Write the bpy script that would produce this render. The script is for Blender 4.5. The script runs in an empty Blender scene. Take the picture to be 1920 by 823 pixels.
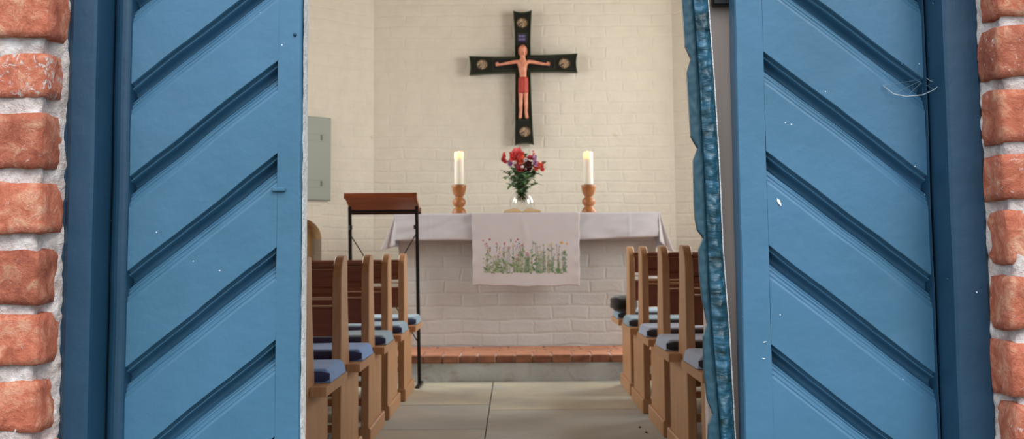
import bpy, bmesh, math, random
from mathutils import Vector, Matrix, noise, Euler
R = math.radians
PI = math.pi
sc = bpy.context.scene
COL = sc.collection
random.seed(7)

# ------------------------------------------------------------------ camera
F = 2340.0; CAM = Vector((0, 0, 0.89)); PITCH = R(5.5); ROLL = -0.008; VPX, VPY = 962.0, 468.0
cam_rot = (Euler((PI/2 + PITCH, 0, 0)).to_matrix() @ Matrix.Rotation(ROLL, 3, 'Z'))
dv = cam_rot.transposed() @ Vector((0, 1, 0))
PPX = VPX - F * dv.x / -dv.z
PPY = VPY + F * dv.y / -dv.z
cd = bpy.data.cameras.new('camera'); cam = bpy.data.objects.new('camera', cd); COL.objects.link(cam)
cam.matrix_world = Matrix.Translation(CAM) @ cam_rot.to_4x4()
cd.sensor_width = 36; cd.lens = F / 1920 * 36
cd.shift_x = (960 - PPX) / 1920; cd.shift_y = (PPY - 411.5) / 1920
cd.clip_start = 0.05; cd.clip_end = 200
cd.dof.use_dof = True; cd.dof.focus_distance = 1.93; cd.dof.aperture_fstop = 16
sc.camera = cam

def P(px, py, Y):
    """world point at depth Y seen at photo pixel px, py"""
    d = cam_rot @ Vector(((px - PPX) / F, -(py - PPY) / F, -1))
    return CAM + d * (Y / d.y)

# ------------------------------------------------------------------ materials
def srgb(r, g, b):
    f = lambda c: (c/255/12.92) if c/255 <= .04045 else ((c/255+.055)/1.055)**2.4
    return (f(r), f(g), f(b), 1)

class NT:
    def __init__(s, name):
        s.m = bpy.data.materials.new(name); s.m.use_nodes = True
        s.t = s.m.node_tree; s.n = s.t.nodes; s.l = s.t.links
        s.b = s.n['Principled BSDF']
    def node(s, ty, **kw):
        n = s.n.new(ty)
        for k, v in kw.items(): setattr(n, k, v)
        return n
    def link(s, a, b): s.l.new(a, b)
    def coord(s, which='Object', scale=(1, 1, 1), rot=(0, 0, 0)):
        tc = s.node('ShaderNodeTexCoord'); mp = s.node('ShaderNodeMapping')
        mp.inputs['Scale'].default_value = scale; mp.inputs['Rotation'].default_value = rot
        s.link(tc.outputs[which], mp.inputs['Vector']); return mp.outputs['Vector']
    def noise(s, v, scale, detail=4, rough=.55, dist=0):
        n = s.node('ShaderNodeTexNoise'); s.link(v, n.inputs['Vector'])
        n.inputs['Scale'].default_value = scale; n.inputs['Detail'].default_value = detail
        n.inputs['Roughness'].default_value = rough; n.inputs['Distortion'].default_value = dist
        return n.outputs['Fac']
    def ramp(s, fac, stops):
        r = s.node('ShaderNodeValToRGB'); s.link(fac, r.inputs['Fac'])
        e = r.color_ramp.elements
        while len(e) < len(stops): e.new(.5)
        for i, (p, c) in enumerate(stops): e[i].position = p; e[i].color = c
        return r.outputs['Color']
    def mix(s, fac, a, b, mode='MIX'):
        m = s.node('ShaderNodeMix', data_type='RGBA', blend_type=mode)
        for i, v in ((0, fac), (6, a), (7, b)):
            if hasattr(v, 'is_linked') or hasattr(v, 'links'): s.link(v, m.inputs[i])
            else: m.inputs[i].default_value = v
        return m.outputs[2]
    def math(s, op, a, b=0.0, clamp=False):
        m = s.node('ShaderNodeMath', operation=op, use_clamp=clamp)
        for i, v in ((0, a), (1, b)):
            if hasattr(v, 'links'): s.link(v, m.inputs[i])
            else: m.inputs[i].default_value = v
        return m.outputs[0]
    def bump(s, h, strength=.3, dist=.01, prev=None):
        b = s.node('ShaderNodeBump'); b.inputs['Strength'].default_value = strength
        b.inputs['Distance'].default_value = dist
        s.link(h, b.inputs['Height'])
        if prev is not None: s.link(prev, b.inputs['Normal'])
        return b.outputs['Normal']
    def col(s, c):
        if hasattr(c, 'links'): s.link(c, s.b.inputs['Base Color'])
        else: s.b.inputs['Base Color'].default_value = c
    def rough(s, v): s.b.inputs['Roughness'].default_value = v
    def nrm(s, n): s.link(n, s.b.inputs['Normal'])

def simple(name, c, rough=.6, metal=0, spec=.5):
    t = NT(name); t.col(c); t.rough(rough); t.b.inputs['Metallic'].default_value = metal
    t.b.inputs['Specular IOR Level'].default_value = spec
    return t.m

def paint_blue(name, base, dark, rough=.38):
    t = NT(name); v = t.coord('Object')
    n1 = t.noise(v, 3.5, 5, .6); n2 = t.noise(v, 55, 4, .6)
    c = t.ramp(n1, [(.3, dark), (.72, base)])
    # tiny flecks of lime and chipped paint
    vo = t.node('ShaderNodeTexVoronoi'); t.link(v, vo.inputs['Vector']); vo.inputs['Scale'].default_value = 42
    d = t.math('LESS_THAN', vo.outputs['Distance'], .05)
    g = t.math('GREATER_THAN', t.noise(v, 9, 2, .5), .585)
    c = t.mix(t.math('MULTIPLY', d, g), c, srgb(205, 215, 220))
    t.col(c); t.rough(rough)
    t.b.inputs['Specular IOR Level'].default_value = .45
    vs = t.coord('Object', (1, 1, .12))
    nb = t.bump(n2, .18, .003)
    nb = t.bump(t.noise(vs, 120, 3, .5), .10, .002, nb)
    nb = t.bump(t.noise(v, 14, 3, .5), .30, .004, nb)
    t.nrm(nb); return t.m
M = {}
BLUE_B, BLUE_D = srgb(69, 113, 144), srgb(58, 101, 125)
M['blue'] = paint_blue('blue_door_paint', BLUE_B, BLUE_D)
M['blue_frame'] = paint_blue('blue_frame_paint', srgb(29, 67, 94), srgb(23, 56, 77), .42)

def rough_blue():
    t = NT('weathered_blue_paint'); v = t.coord('Object', (.5, 1, 2.0))
    n = t.noise(v, 30, 6, .65, .4)
    c = t.ramp(n, [(.34, srgb(22, 46, 50)), (.52, srgb(38, 80, 98)), (.75, srgb(58, 112, 144))])
    t.col(c); t.rough(.32)
    nb = t.bump(n, .6, .005); nb = t.bump(t.noise(v, 11, 4, .6, .5), .7, .012, nb)
    t.nrm(nb); return t.m
M['rough_blue'] = rough_blue()

M['lip_blue'] = paint_blue('worn_lip_paint', srgb(38, 76, 92), srgb(30, 64, 76), .5)
def brick_mat():
    t = NT('old_red_brick'); v = t.coord('Object')
    at = t.node('ShaderNodeAttribute', attribute_name='tone')
    n1 = t.noise(v, 34, 8, .72, .5); n2 = t.noise(v, 150, 5, .75); n3 = t.noise(v, 75, 6, .75, .8)
    a = t.ramp(n1, [(.3, srgb(172, 90, 68)), (.5, srgb(214, 124, 96)), (.68, srgb(236, 178, 146))])
    b = t.ramp(n1, [(.3, srgb(120, 62, 50)), (.55, srgb(176, 100, 76)), (.75, srgb(206, 168, 132))])
    sx = t.node('ShaderNodeSeparateColor'); t.link(at.outputs['Color'], sx.inputs['Color'])
    c = t.mix(sx.outputs['Red'], a, b)
    # lime smears left by the mortar
    thr = t.math('SUBTRACT', t.math('MULTIPLY', sx.outputs['Green'], .22), 0.0)
    lime = t.math('MULTIPLY', t.math('SUBTRACT', t.math('ADD', n3, thr), .645), 14, True)
    c = t.mix(lime, c, srgb(226, 214, 210))
    t.col(c); t.rough(.85); t.b.inputs['Specular IOR Level'].default_value = .25
    nb = t.bump(n2, .9, .004); nb = t.bump(n1, 1.0, .007, nb); t.nrm(nb); return t.m
M['brick'] = brick_mat()

def mortar_mat(name='lime_mortar', a=srgb(222, 212, 208), b=srgb(176, 158, 150)):
    t = NT(name); v = t.coord('Object')
    n = t.noise(v, 40, 6, .7); n2 = t.noise(v, 160, 4, .7)
    t.col(t.ramp(n, [(.35, b), (.65, a)])); t.rough(.95)
    nb = t.bump(n, .7, .008); nb = t.bump(n2, .5, .003, nb); t.nrm(nb); return t.m
M['mortar'] = mortar_mat()
M['bare'] = mortar_mat('bounce_cut_inner_brickwork', srgb(132, 92, 74), srgb(110, 76, 62))  # dark finish on the unseen inner facade, added to reduce bounced light

def white_wall(name, col=srgb(226, 220, 206), strength=.42):
    t = NT(name); v = t.coord('UV')
    br = t.node('ShaderNodeTexBrick'); 
    nz = t.node('ShaderNodeTexNoise'); nz.inputs['Scale'].default_value = 3.2; nz.inputs['Detail'].default_value = 3
    t.link(v, nz.inputs['Vector'])
    vm = t.node('ShaderNodeVectorMath', operation='MULTIPLY_ADD')
    vs = t.node('ShaderNodeVectorMath', operation='SUBTRACT'); t.link(nz.outputs['Color'], vs.inputs[0]); vs.inputs[1].default_value = (.5, .5, .5)
    t.link(vs.outputs[0], vm.inputs[0]); vm.inputs[1].default_value = (.09, .05, 0); t.link(v, vm.inputs[2])
    t.link(vm.outputs[0], br.inputs['Vector'])
    br.inputs['Scale'].default_value = 1; br.inputs['Brick Width'].default_value = .27; br.inputs['Row Height'].default_value = .098
    br.inputs['Mortar Size'].default_value = .016; br.inputs['Mortar Smooth'].default_value = 1.0
    n1 = t.noise(v, 7, 5, .6); n2 = t.noise(v, 45, 4, .65); n3 = t.noise(v, 1.3, 3, .5)
    dirt = t.ramp(n1, [(.3, (.93, .93, .93, 1)), (.6, (1, 1, 1, 1))])
    c = t.mix(1.0, col, dirt, 'MULTIPLY')
    # few small ochre stains
    st = t.math('MULTIPLY', t.math('SUBTRACT', t.noise(v, 5.5, 2, .4), .74), 9, True)
    c = t.mix(st, c, srgb(196, 172, 132))
    t.col(c); t.rough(.8); t.b.inputs['Specular IOR Level'].default_value = .25
    inv = t.math('SUBTRACT', 1.0, br.outputs['Fac'])
    nb = t.bump(inv, strength, .006); nb = t.bump(n1, .35, .02, nb); nb = t.bump(n2, .25, .005, nb)
    t.nrm(nb); return t.m
M['wall'] = white_wall('whitewashed_brick')
M['altar'] = white_wall('whitewashed_altar_masonry', srgb(212, 216, 216), .42)
M['plaster'] = mortar_mat('white_plaster', srgb(232, 224, 208), srgb(222, 212, 194))

def wood(name, a, b, grain=(1, 1, .12), sc_=38, rough=.45):
    t = NT(name); v = t.coord('Object', grain)
    n = t.noise(v, sc_, 5, .6, .6); n2 = t.noise(t.coord('Object'), 3, 3, .5)
    c = t.ramp(n, [(.3, b), (.7, a)])
    c = t.mix(t.math('MULTIPLY', n2, .35), c, b)
    t.col(c); t.rough(rough); t.nrm(t.bump(n, .15, .002)); return t.m
M['oak'] = wood('waxed_oak_upright', srgb(206, 160, 116), srgb(178, 130, 88))
M['oak_h'] = wood('waxed_oak_board', srgb(156, 90, 58), srgb(126, 68, 42), (.12, 1, 1))
M['oak_lit_edge_rail'] = wood('waxed_oak_lit_edge_and_rail', srgb(206, 156, 110), srgb(174, 122, 82), (.12, 1, 1))  # lighter oak paints lit edges of the backs; foot rails share it
M['lectern_wood'] = wood('reddish_lectern_board', srgb(166, 94, 56), srgb(134, 68, 40), (.12, 1, 1), 30, .35)
M['turned'] = wood('turned_pine', srgb(182, 122, 70), srgb(150, 90, 46), (1, 1, .4), 30, .35)
M['greywood'] = wood('bare_grey_brown_wood', srgb(200, 180, 168), srgb(184, 162, 150), (1, 1, .03), 60, .6)
M['iron'] = simple('black_iron', srgb(28, 27, 26), .45, .3)
M['white_edge'] = mortar_mat('white_paint_and_lit_edge', srgb(236, 236, 234), srgb(196, 198, 200))

def fabric(name, a, b, scale=260, rough=.9):
    t = NT(name); v = t.coord('Object')
    n = t.noise(v, scale, 2, .5); n2 = t.noise(v, 9, 3, .5)
    t.col(t.mix(n2, a, b)); t.rough(rough); t.b.inputs['Specular IOR Level'].default_value = .2
    t.b.inputs['Sheen Weight'].default_value = .25
    t.nrm(t.bump(n, .2, .001)); return t.m
M['cushion_blue'] = fabric('blue_cushion_cloth', srgb(138, 180, 240), srgb(124, 166, 232))
M['cushion_haze_pale'] = fabric('hazed_blue_cushion_cloth', srgb(150, 180, 200), srgb(138, 168, 188))  # paler copy of the blue cloth, haze painted into the colour
M['cushion_sheen_grey'] = fabric('sheen_greyed_cushion_cloth', srgb(182, 198, 226), srgb(168, 184, 214))  # greyer copy of the blue cloth, slanting sheen painted in
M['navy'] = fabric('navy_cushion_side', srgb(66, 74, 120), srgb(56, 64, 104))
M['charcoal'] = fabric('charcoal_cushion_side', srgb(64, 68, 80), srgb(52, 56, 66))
M['linen'] = fabric('white_linen', srgb(216, 214, 220), srgb(206, 204, 210), 500)
M['linen2'] = fabric('off_white_linen', srgb(222, 216, 220), srgb(212, 206, 210), 420)

def cloth_translucent(m):
    b = m.node_tree.nodes['Principled BSDF']
    b.inputs['Subsurface Weight'].default_value = 0
cloth_translucent(M['linen'])

def stone(name, a, b, c3, seed=0):
    t = NT(name); v = t.coord('Object')
    at = t.node('ShaderNodeAttribute', attribute_name='tone')
    n1 = t.noise(v, 2.2, 6, .65, .5); n2 = t.noise(v, 26, 5, .7); n3 = t.noise(t.coord('Object', (1, 4, 1)), 5, 5, .7, .8)
    c = t.ramp(n1, [(.32, b), (.6, a)])
    c = t.mix(t.math('MULTIPLY', t.math('SUBTRACT', n3, .52), 4, True), c, c3)
    sx = t.node('ShaderNodeSeparateColor'); t.link(at.outputs['Color'], sx.inputs['Color'])
    c = t.mix(sx.outputs['Red'], c, c3)
    t.col(c); t.rough(.8)
    nb = t.bump(n2, .35, .004); nb = t.bump(n3, .3, .01, nb); t.nrm(nb); return t.m
M['slab'] = stone('sandstone_slab', srgb(198, 194, 172), srgb(178, 178, 168), srgb(168, 174, 182))
M['kerb'] = stone('whitewashed_kerb', srgb(212, 220, 226), srgb(190, 198, 206), srgb(170, 154, 138))
M['ground'] = stone('paved_ground', srgb(88, 88, 76), srgb(74, 78, 62), srgb(66, 64, 56))
M['dirt'] = simple('joint_dirt', srgb(78, 66, 54), .95)

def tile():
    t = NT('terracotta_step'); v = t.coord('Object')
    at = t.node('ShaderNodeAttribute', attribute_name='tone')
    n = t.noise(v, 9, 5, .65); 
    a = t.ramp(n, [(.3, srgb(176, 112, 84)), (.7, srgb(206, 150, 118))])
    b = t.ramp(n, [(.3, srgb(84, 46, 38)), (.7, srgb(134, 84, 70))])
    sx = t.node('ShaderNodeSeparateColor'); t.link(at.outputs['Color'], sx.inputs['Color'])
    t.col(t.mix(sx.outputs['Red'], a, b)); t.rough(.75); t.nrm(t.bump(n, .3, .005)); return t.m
M['tile'] = tile()
M['panel_grey'] = simple('grey_green_metal', srgb(146, 154, 144), .5)
M['tan'] = mortar_mat('tan_recess_plaster', srgb(206, 180, 140), srgb(196, 168, 126))

# ------------------------------------------------------------------ mesh helpers
def link_bm(name, bm, mats, parent=None, smooth=False):
    me = bpy.data.meshes.new(name); bm.normal_update(); bm.to_mesh(me); bm.free()
    if not isinstance(mats, (list, tuple)): mats = [mats]
    for m in mats: me.materials.append(m)
    if smooth:
        for p in me.polygons: p.use_smooth = True
    o = bpy.data.objects.new(name, me); COL.objects.link(o)
    if parent: o.parent = parent
    return o
def tag(o, label=None, cat=None, group=None, kind=None):
    if label: o['label'] = label
    if cat: o['category'] = cat
    if group: o['group'] = group
    if kind: o['kind'] = kind
    return o
def empty(name, loc=(0, 0, 0), rz=0, **kw):
    o = bpy.data.objects.new(name, None); COL.objects.link(o); o.empty_display_size = .1
    o.location = loc; o.rotation_euler = (0, 0, rz); return tag(o, **kw)
def box(bm, x0, x1, y0, y1, z0, z1, mi=0, bevel=0, seg=1):
    vs = [bm.verts.new((x, y, z)) for x in (x0, x1) for y in (y0, y1) for z in (z0, z1)]
    idx = [(0, 1, 3, 2), (4, 6, 7, 5), (0, 4, 5, 1), (2, 3, 7, 6), (0, 2, 6, 4), (1, 5, 7, 3)]
    fs = [bm.faces.new([vs[i] for i in f]) for f in idx]
    for f in fs: f.material_index = mi
    if bevel:
        es = list({e for f in fs for e in f.edges})
        r = bmesh.ops.bevel(bm, geom=es, offset=bevel, segments=seg, affect='EDGES', profile=.5, clamp_overlap=True)
        for f in r['faces']: f.material_index = mi
    return vs
def prism(bm, pts, x0, x1, axis='X', mi=0):
    """extrude a closed 2-D outline between x0 and x1 along axis"""
    def mk(a, b, t):
        return {'X': (t, a, b), 'Y': (a, t, b), 'Z': (a, b, t)}[axis]
    A = [bm.verts.new(mk(a, b, x0)) for a, b in pts]; B = [bm.verts.new(mk(a, b, x1)) for a, b in pts]
    n = len(pts); fs = [bm.faces.new(A), bm.faces.new(B[::-1])]
    for i in range(n): fs.append(bm.faces.new((A[i], B[i], B[(i+1) % n], A[(i+1) % n])))
    for f in fs: f.material_index = mi
    bmesh.ops.recalc_face_normals(bm, faces=fs)
    return fs
def tube(bm, pts, r, n=8, mi=0, cap=True):
    pts = [Vector(p) for p in pts]; rings = []
    rs = r if isinstance(r, (list, tuple)) else [r]*len(pts)
    for i, p in enumerate(pts):
        d = (pts[min(i+1, len(pts)-1)] - pts[max(i-1, 0)]).normalized()
        up = Vector((0, 0, 1)) if abs(d.z) < .9 else Vector((1, 0, 0))
        a = d.cross(up).normalized(); b = d.cross(a)
        rings.append([bm.verts.new(p + (a*math.cos(2*PI*k/n) + b*math.sin(2*PI*k/n))*rs[i]) for k in range(n)])
    for i in range(len(rings)-1):
        for k in range(n):
            f = bm.faces.new((rings[i][k], rings[i][(k+1) % n], rings[i+1][(k+1) % n], rings[i+1][k])); f.material_index = mi; f.smooth = True
    if cap:
        for rg in (rings[0], rings[-1]):
            f = bm.faces.new(rg); f.material_index = mi
    return rings
def lathe(bm, prof, n=32, c=(0, 0, 0), mi=0):
    rings = []
    for r, z in prof:
        if r < 1e-5: rings.append([bm.verts.new((c[0], c[1], c[2]+z))]*n)
        else: rings.append([bm.verts.new((c[0]+r*math.cos(2*PI*k/n), c[1]+r*math.sin(2*PI*k/n), c[2]+z)) for k in range(n)])
    for i in range(len(rings)-1):
        for k in range(n):
            vs = [rings[i][k], rings[i][(k+1) % n], rings[i+1][(k+1) % n], rings[i+1][k]]
            u = []
            for v in vs:
                if v not in u: u.append(v)
            if len(u) > 2:
                f = bm.faces.new(u); f.smooth = True; f.material_index = mi
def grid(bm, fn, nu, nv, mi=0, smooth=True):
    g = [[bm.verts.new(fn(i/nu, j/nv)) for j in range(nv+1)] for i in range(nu+1)]
    for i in range(nu):
        for j in range(nv):
            f = bm.faces.new((g[i][j], g[i+1][j], g[i+1][j+1], g[i][j+1])); f.smooth = smooth; f.material_index = mi
    return g
def solidify(o, t, off=-1):
    m = o.modifiers.new('thickness', 'SOLIDIFY'); m.thickness = t; m.offset = off
def recalc(bm): bmesh.ops.recalc_face_normals(bm, faces=bm.faces)
def struct(o, label=None): return tag(o, label=label, kind='structure')

# ------------------------------------------------------------------ world and lights
w = bpy.data.worlds.new('overcast_sky'); sc.world = w; w.use_nodes = True
wn = w.node_tree.nodes; wl = w.node_tree.links
bg = wn['Background']; bg.inputs['Strength'].default_value = 2.3
tc = wn.new('ShaderNodeTexCoord'); sp = wn.new('ShaderNodeSeparateXYZ'); rp = wn.new('ShaderNodeValToRGB')
wl.new(tc.outputs['Generated'], sp.inputs[0]); wl.new(sp.outputs['Z'], rp.inputs['Fac'])
e = rp.color_ramp.elements          # horizon dimmed to shade side and down-facing faces, bright cloud higher up
e[0].position = .0; e[0].color = (.16, .20, .20, 1); e[1].position = .7; e[1].color = (.90, .96, 1.0, 1)
q = e.new(.22); q.color = (.62, .72, .86, 1)
mr = wn.new('ShaderNodeMapRange'); mr.inputs['From Min'].default_value = 1; mr.inputs['From Max'].default_value = -1
mr.inputs['To Min'].default_value = .45; mr.inputs['To Max'].default_value = 1.25
wl.new(sp.outputs['Y'], mr.inputs['Value'])
vm_ = wn.new('ShaderNodeVectorMath'); vm_.operation = 'SCALE'
wl.new(rp.outputs['Color'], vm_.inputs[0]); wl.new(mr.outputs['Result'], vm_.inputs['Scale']); wl.new(vm_.outputs[0], bg.inputs['Color'])
sd = bpy.data.lights.new('hazy_sun', 'SUN'); sd.energy = 1.6; sd.angle = R(25); sd.color = (1, .95, .88)
so = bpy.data.objects.new('hazy_sun', sd); COL.objects.link(so); so.rotation_euler = Euler((R(42), 0, R(28)))   # from behind, upper right of the camera side
def area(name, loc, look, sx, sy, power, color=(1, 1, 1)):
    d = bpy.data.lights.new(name, 'AREA'); d.shape = 'RECTANGLE'; d.size = sx; d.size_y = sy; d.energy = power; d.color = color
    o = bpy.data.objects.new(name, d); COL.objects.link(o); o.location = loc
    o.rotation_euler = (Vector(look) - Vector(loc)).to_track_quat('-Z', 'Y').to_euler(); return o
WARM = (1, .985, .93)
sc.view_settings.view_transform = 'Standard'; sc.view_settings.look = 'None'; sc.view_settings.gamma = 1
sc.view_settings.exposure = 0.0; sc.view_settings.use_curve_mapping = False
sc.cycles.use_denoising = True; sc.cycles.max_bounces = 10; sc.cycles.diffuse_bounces = 6; sc.cycles.transmission_bounces = 8

# ------------------------------------------------------------------ room shell
XL, XR = -2.7, 2.92
YW0, YW1 = 1.78, 2.28           # facade thickness
YA, YB = 9.3, 10.8              # apse facets start, altar wall
XCL = P(700, 411, YB).x; XCR = P(1267, 411, YB).x
ZC = 4.3
def wall(name, p0, p1, z0, z1, thick, openings=(), mat=None, label=None):
    """wall running p0->p1 (thickness to the left of travel), openings = (u0,u1,z0,z1)"""
    a = Vector((p0[0], p0[1])); b = Vector((p1[0], p1[1])); d = (b-a); L = d.length; d.normalize()
    nrm = Vector((-d.y, d.x)) * thick
    us = sorted({0, L, *[o[0] for o in openings], *[o[1] for o in openings]})
    zs = sorted({z0, z1, *[o[2] for o in openings], *[o[3] for o in openings]})
    bm = bmesh.new(); uv = bm.loops.layers.uv.new('UVMap')
    def q(u, z, s):
        p = a + d*u + (nrm if s else Vector((0, 0))); return (p.x, p.y, z)
    def face(cs):
        f = bm.faces.new([bm.verts.new(q(*c)) for c in cs])
        for l, c in zip(f.loops, cs): l[uv].uv = (c[0] + (.12 if c[2] else 0), c[1])
    solid = {}
    for i in range(len(us)-1):
        for j in range(len(zs)-1):
            cu, cz = (us[i]+us[i+1])/2, (zs[j]+zs[j+1])/2
            solid[i, j] = not any(o[0] < cu < o[1] and o[2] < cz < o[3] for o in openings)
    for (i, j), s in solid.items():
        if not s: continue
        u0, u1, a0, a1 = us[i], us[i+1], zs[j], zs[j+1]
        face([(u0, a0, 0), (u1, a0, 0), (u1, a1, 0), (u0, a1, 0)]); face([(u1, a0, 1), (u0, a0, 1), (u0, a1, 1), (u1, a1, 1)])
        if not solid.get((i-1, j)): face([(u0, a0, 1), (u0, a0, 0), (u0, a1, 0), (u0, a1, 1)])
        if not solid.get((i+1, j)): face([(u1, a0, 0), (u1, a0, 1), (u1, a1, 1), (u1, a1, 0)])
        if not solid.get((i, j-1)): face([(u0, a0, 1), (u1, a0, 1), (u1, a0, 0), (u0, a0, 0)])
        if not solid.get((i, j+1)): face([(u0, a1, 0), (u1, a1, 0), (u1, a1, 1), (u0, a1, 1)])
    bmesh.ops.remove_doubles(bm, verts=bm.verts, dist=1e-5); recalc(bm)
    return struct(link_bm(name, bm, mat or M['wall']), label)
T = .4
# travel clockwise seen from above so that the thickness lies outside
wall('wall_back', (XCL, YB), (XCR, YB), 0, ZC, T, label='whitewashed brick altar wall behind the cross')
FL = math.dist((XL, YA), (XCL, YB)); FR = math.dist((XCR, YB), (XR, YA))
dl = (Vector((XCL, YB)) - Vector((XL, YA))).normalized()
# left facet with a niche (arch-topped, built below) and the right facet with a window
niche_hit = None
def facet_u(px):     # distance along the left facet for a pixel column
    k = P(px, 411, 1.0).x
    t = (k*YA - XL) / (dl.x - k*dl.y); return t
NU1 = facet_u(603); NU0 = NU1 - .42
wall('wall_left_apse', (XL, YA), (XCL, YB), 0, ZC, T, openings=[(NU0, NU1, 0, 1.3), (.1, .75, 1.35, 3.3)], label='slanting whitewashed apse wall left of the altar')
WR0, WR1 = .55, 1.35
wall('wall_right_apse', (XCR, YB), (XR, YA), 0, ZC, T, openings=[(WR0, WR1, 1.35, 3.3)], label='slanting whitewashed apse wall right of the altar')
wl_op = [(7.3-YW1, 8.9-YW1, 1.3, 3.3)]
wall('wall_left', (XL, YW1), (XL, YA), 0, ZC, T, openings=wl_op, label='left nave wall')
wall('wall_right', (XR, YA), (XR, YW1), 0, ZC, T, openings=[(YA-8.9, YA-7.3, 1.3, 3.3)], label='right nave wall')
bm = bmesh.new(); prism(bm, [(XL-T, YW0+.3), (XR+T, YW0+.3), (XR+T, YA+.2), (XCR+T, YB+T), (XCL-T, YB+T), (XL-T, YA+.2)], ZC, ZC+.25, 'Z')
struct(link_bm('ceiling', bm, wood('bounce_cut_ceiling_brown', srgb(138, 104, 74), srgb(112, 82, 58), (.12, 1, 1))), 'unseen ceiling, brown boards added to cut bounced light')  # brown finish of the unseen ceiling is added to cut bounce
# niche arch in the left facet
def fp(u, z, dep=0):
    n = Vector((-dl.y, dl.x)); p = Vector((XL, YA)) + dl*u + n*dep; return Vector((p.x, p.y, z))
bm = bmesh.new()
uc = (NU0+NU1)/2; hw = (NU1-NU0)/2; zt = P(575, 410, (YA + dl.y*NU1)).z + .0; zs_ = zt - .17
arch = [(uc + hw*math.cos(a), zs_ + .17*math.sin(a)) for a in [PI*k/16 for k in range(17)]]
pts = [(NU1, 1.0)] + arch + [(NU0, 1.0)]
# spandrel fills above the arch down from z=1.0 opening top are avoided: build the recess lining
ring0 = [bm.verts.new(fp(u, z, 0.0)) for u, z in [(NU1, 0)] + arch + [(NU0, 0)]]
ring1 = [bm.verts.new(fp(u, z, .12)) for u, z in [(NU1, 0)] + arch + [(NU0, 0)]]
for i in range(len(ring0)-1): bm.faces.new((ring0[i], ring0[i+1], ring1[i+1], ring1[i]))
bm.faces.new(ring1); recalc(bm)
niche = struct(link_bm('trim_1', bm, M['tan']), 'tan arched niche low in the left apse wall')
if zt < 1.3:      # spandrel between arch and the square opening
    bm = bmesh.new(); uv = bm.loops.layers.uv.new('UVMap')
    top = [fp(u, 1.3) for u, z in arch]
    A_ = [bm.verts.new(fp(u, z)) for u, z in arch]; B_ = [bm.verts.new(t) for t in top]
    for i in range(len(A_)-1):
        f = bm.faces.new((A_[i], A_[i+1], B_[i+1], B_[i]))
        for l in f.loops:
            co = l.vert.co; l[uv].uv = ((Vector((co.x, co.y)) - Vector((XL, YA))).length, co.z)
    recalc(bm); struct(link_bm('trim_2', bm, M['wall']), 'wall over the arched niche')
# windows (leaded panes set in white frames, beyond the picture)
M['pane'] = simple('window_glass', (.9, .95, 1, 1), .05); 
b = M['pane'].node_tree.nodes['Principled BSDF']; b.inputs['Transmission Weight'].default_value = 1; b.inputs['IOR'].default_value = 1.02
def window(n, p0, p1, z0, z1, power, side):
    a = Vector(p0); b_ = Vector(p1); d = (b_-a); L = d.length; d.normalize(); nn = Vector((-d.y, d.x))
    r = empty('window_%d' % n, (0, 0, 0), kind='structure', label='arched church window in the side wall')
    bm = bmesh.new()
    def bar(u0, u1, zz0, zz1):
        vs = []
        for u in (u0, u1):
            for dp in (.18, .23):
                for z in (zz0, zz1):
                    q = a + d*u + nn*dp; vs.append(bm.verts.new((q.x, q.y, z)))
        for f in [(0, 1, 3, 2), (4, 6, 7, 5), (0, 4, 5, 1), (2, 3, 7, 6), (0, 2, 6, 4), (1, 5, 7, 3)]: bm.faces.new([vs[i] for i in f])
    bar(0, .05, z0, z1); bar(L-.05, L, z0, z1); bar(.05, L-.05, z0, z0+.05); bar(.05, L-.05, z1-.05, z1)
    bar(L/2-.015, L/2+.015, z0+.05, z1-.05)
    for k in (1, 2, 3): bar(.05, L-.05, z0+(z1-z0)*k/4-.012, z0+(z1-z0)*k/4+.012)
    recalc(bm); link_bm('window_frame', bm, M['white_edge'], r)
    m = (a+b_)/2 + nn*.12; tgt = (a+b_)/2 - nn*1.0
    area('window_daylight', (m.x, m.y, (z0+z1)/2), (tgt.x, tgt.y, (z0+z1)/2 - .15), L*.9, (z1-z0)*.95, power, side)
dR = (Vector((XR, YA)) - Vector((XCR, YB))).normalized()
pr = lambda u: (XCR + dR.x*u, YB + dR.y*u)
window(1, pr(WR0), pr(WR1), 1.35, 3.3, 48, WARM)
window(2, (XR, 8.9), (XR, 7.3), 1.3, 3.3, 82, WARM)
window(3, (XL, 7.3), (XL, 8.9), 1.3, 3.3, 42, WARM)
pq = lambda u: (XL + dl.x*u, YA + dl.y*u)
window(4, pq(.1), pq(.75), 1.35, 3.3, 38, WARM)

# ------------------------------------------------------------------ floor of sandstone slabs
def tone_layer(bm): return bm.loops.layers.color.new('tone')
def settone(faces, lay, r, g=0):
    for f in faces:
        for l in f.loops: l[lay] = (r, g, 0, 1)
bm = bmesh.new(); lay = tone_layer(bm)
box(bm, XL, XR, YW0, YB+.0, -.14, -.012, 1)
seam = P(925, 712, 8.6).x
rows = [YW0, 2.5, 3.3, 4.3, 5.3, 6.35, 7.33, 8.6]
rows_r = [YW0, 2.3, 3.4, 4.6, 5.9, 7.08, 8.6]
def slabs(xs, rows, seed):
    rnd = random.Random(seed)
    for i in range(len(xs)-1):
        for j in range(len(rows)-1):
            before = set(bm.faces)
            g = .003
            vs = [bm.verts.new((x, y, z)) for x in (xs[i]+g, xs[i+1]-g) for y in (rows[j]+.006, rows[j+1]-.006) for z in (-.012, 0)]
            fs = [bm.faces.new([vs[k] for k in f]) for f in [(0, 1, 3, 2), (4, 6, 7, 5), (0, 4, 5, 1), (2, 3, 7, 6), (1, 5, 7, 3)]]
            settone(fs, lay, .12 if j == len(rows)-2 else .4+.4*rnd.random())
slabs([XL, -1.6, -.9, seam], rows, 3); slabs([seam, .95, 1.9, XR], rows_r, 5)
recalc(bm)
struct(link_bm('floor', bm, [M['slab'], M['dirt']]), 'worn sandstone slab floor of the aisle')
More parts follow.
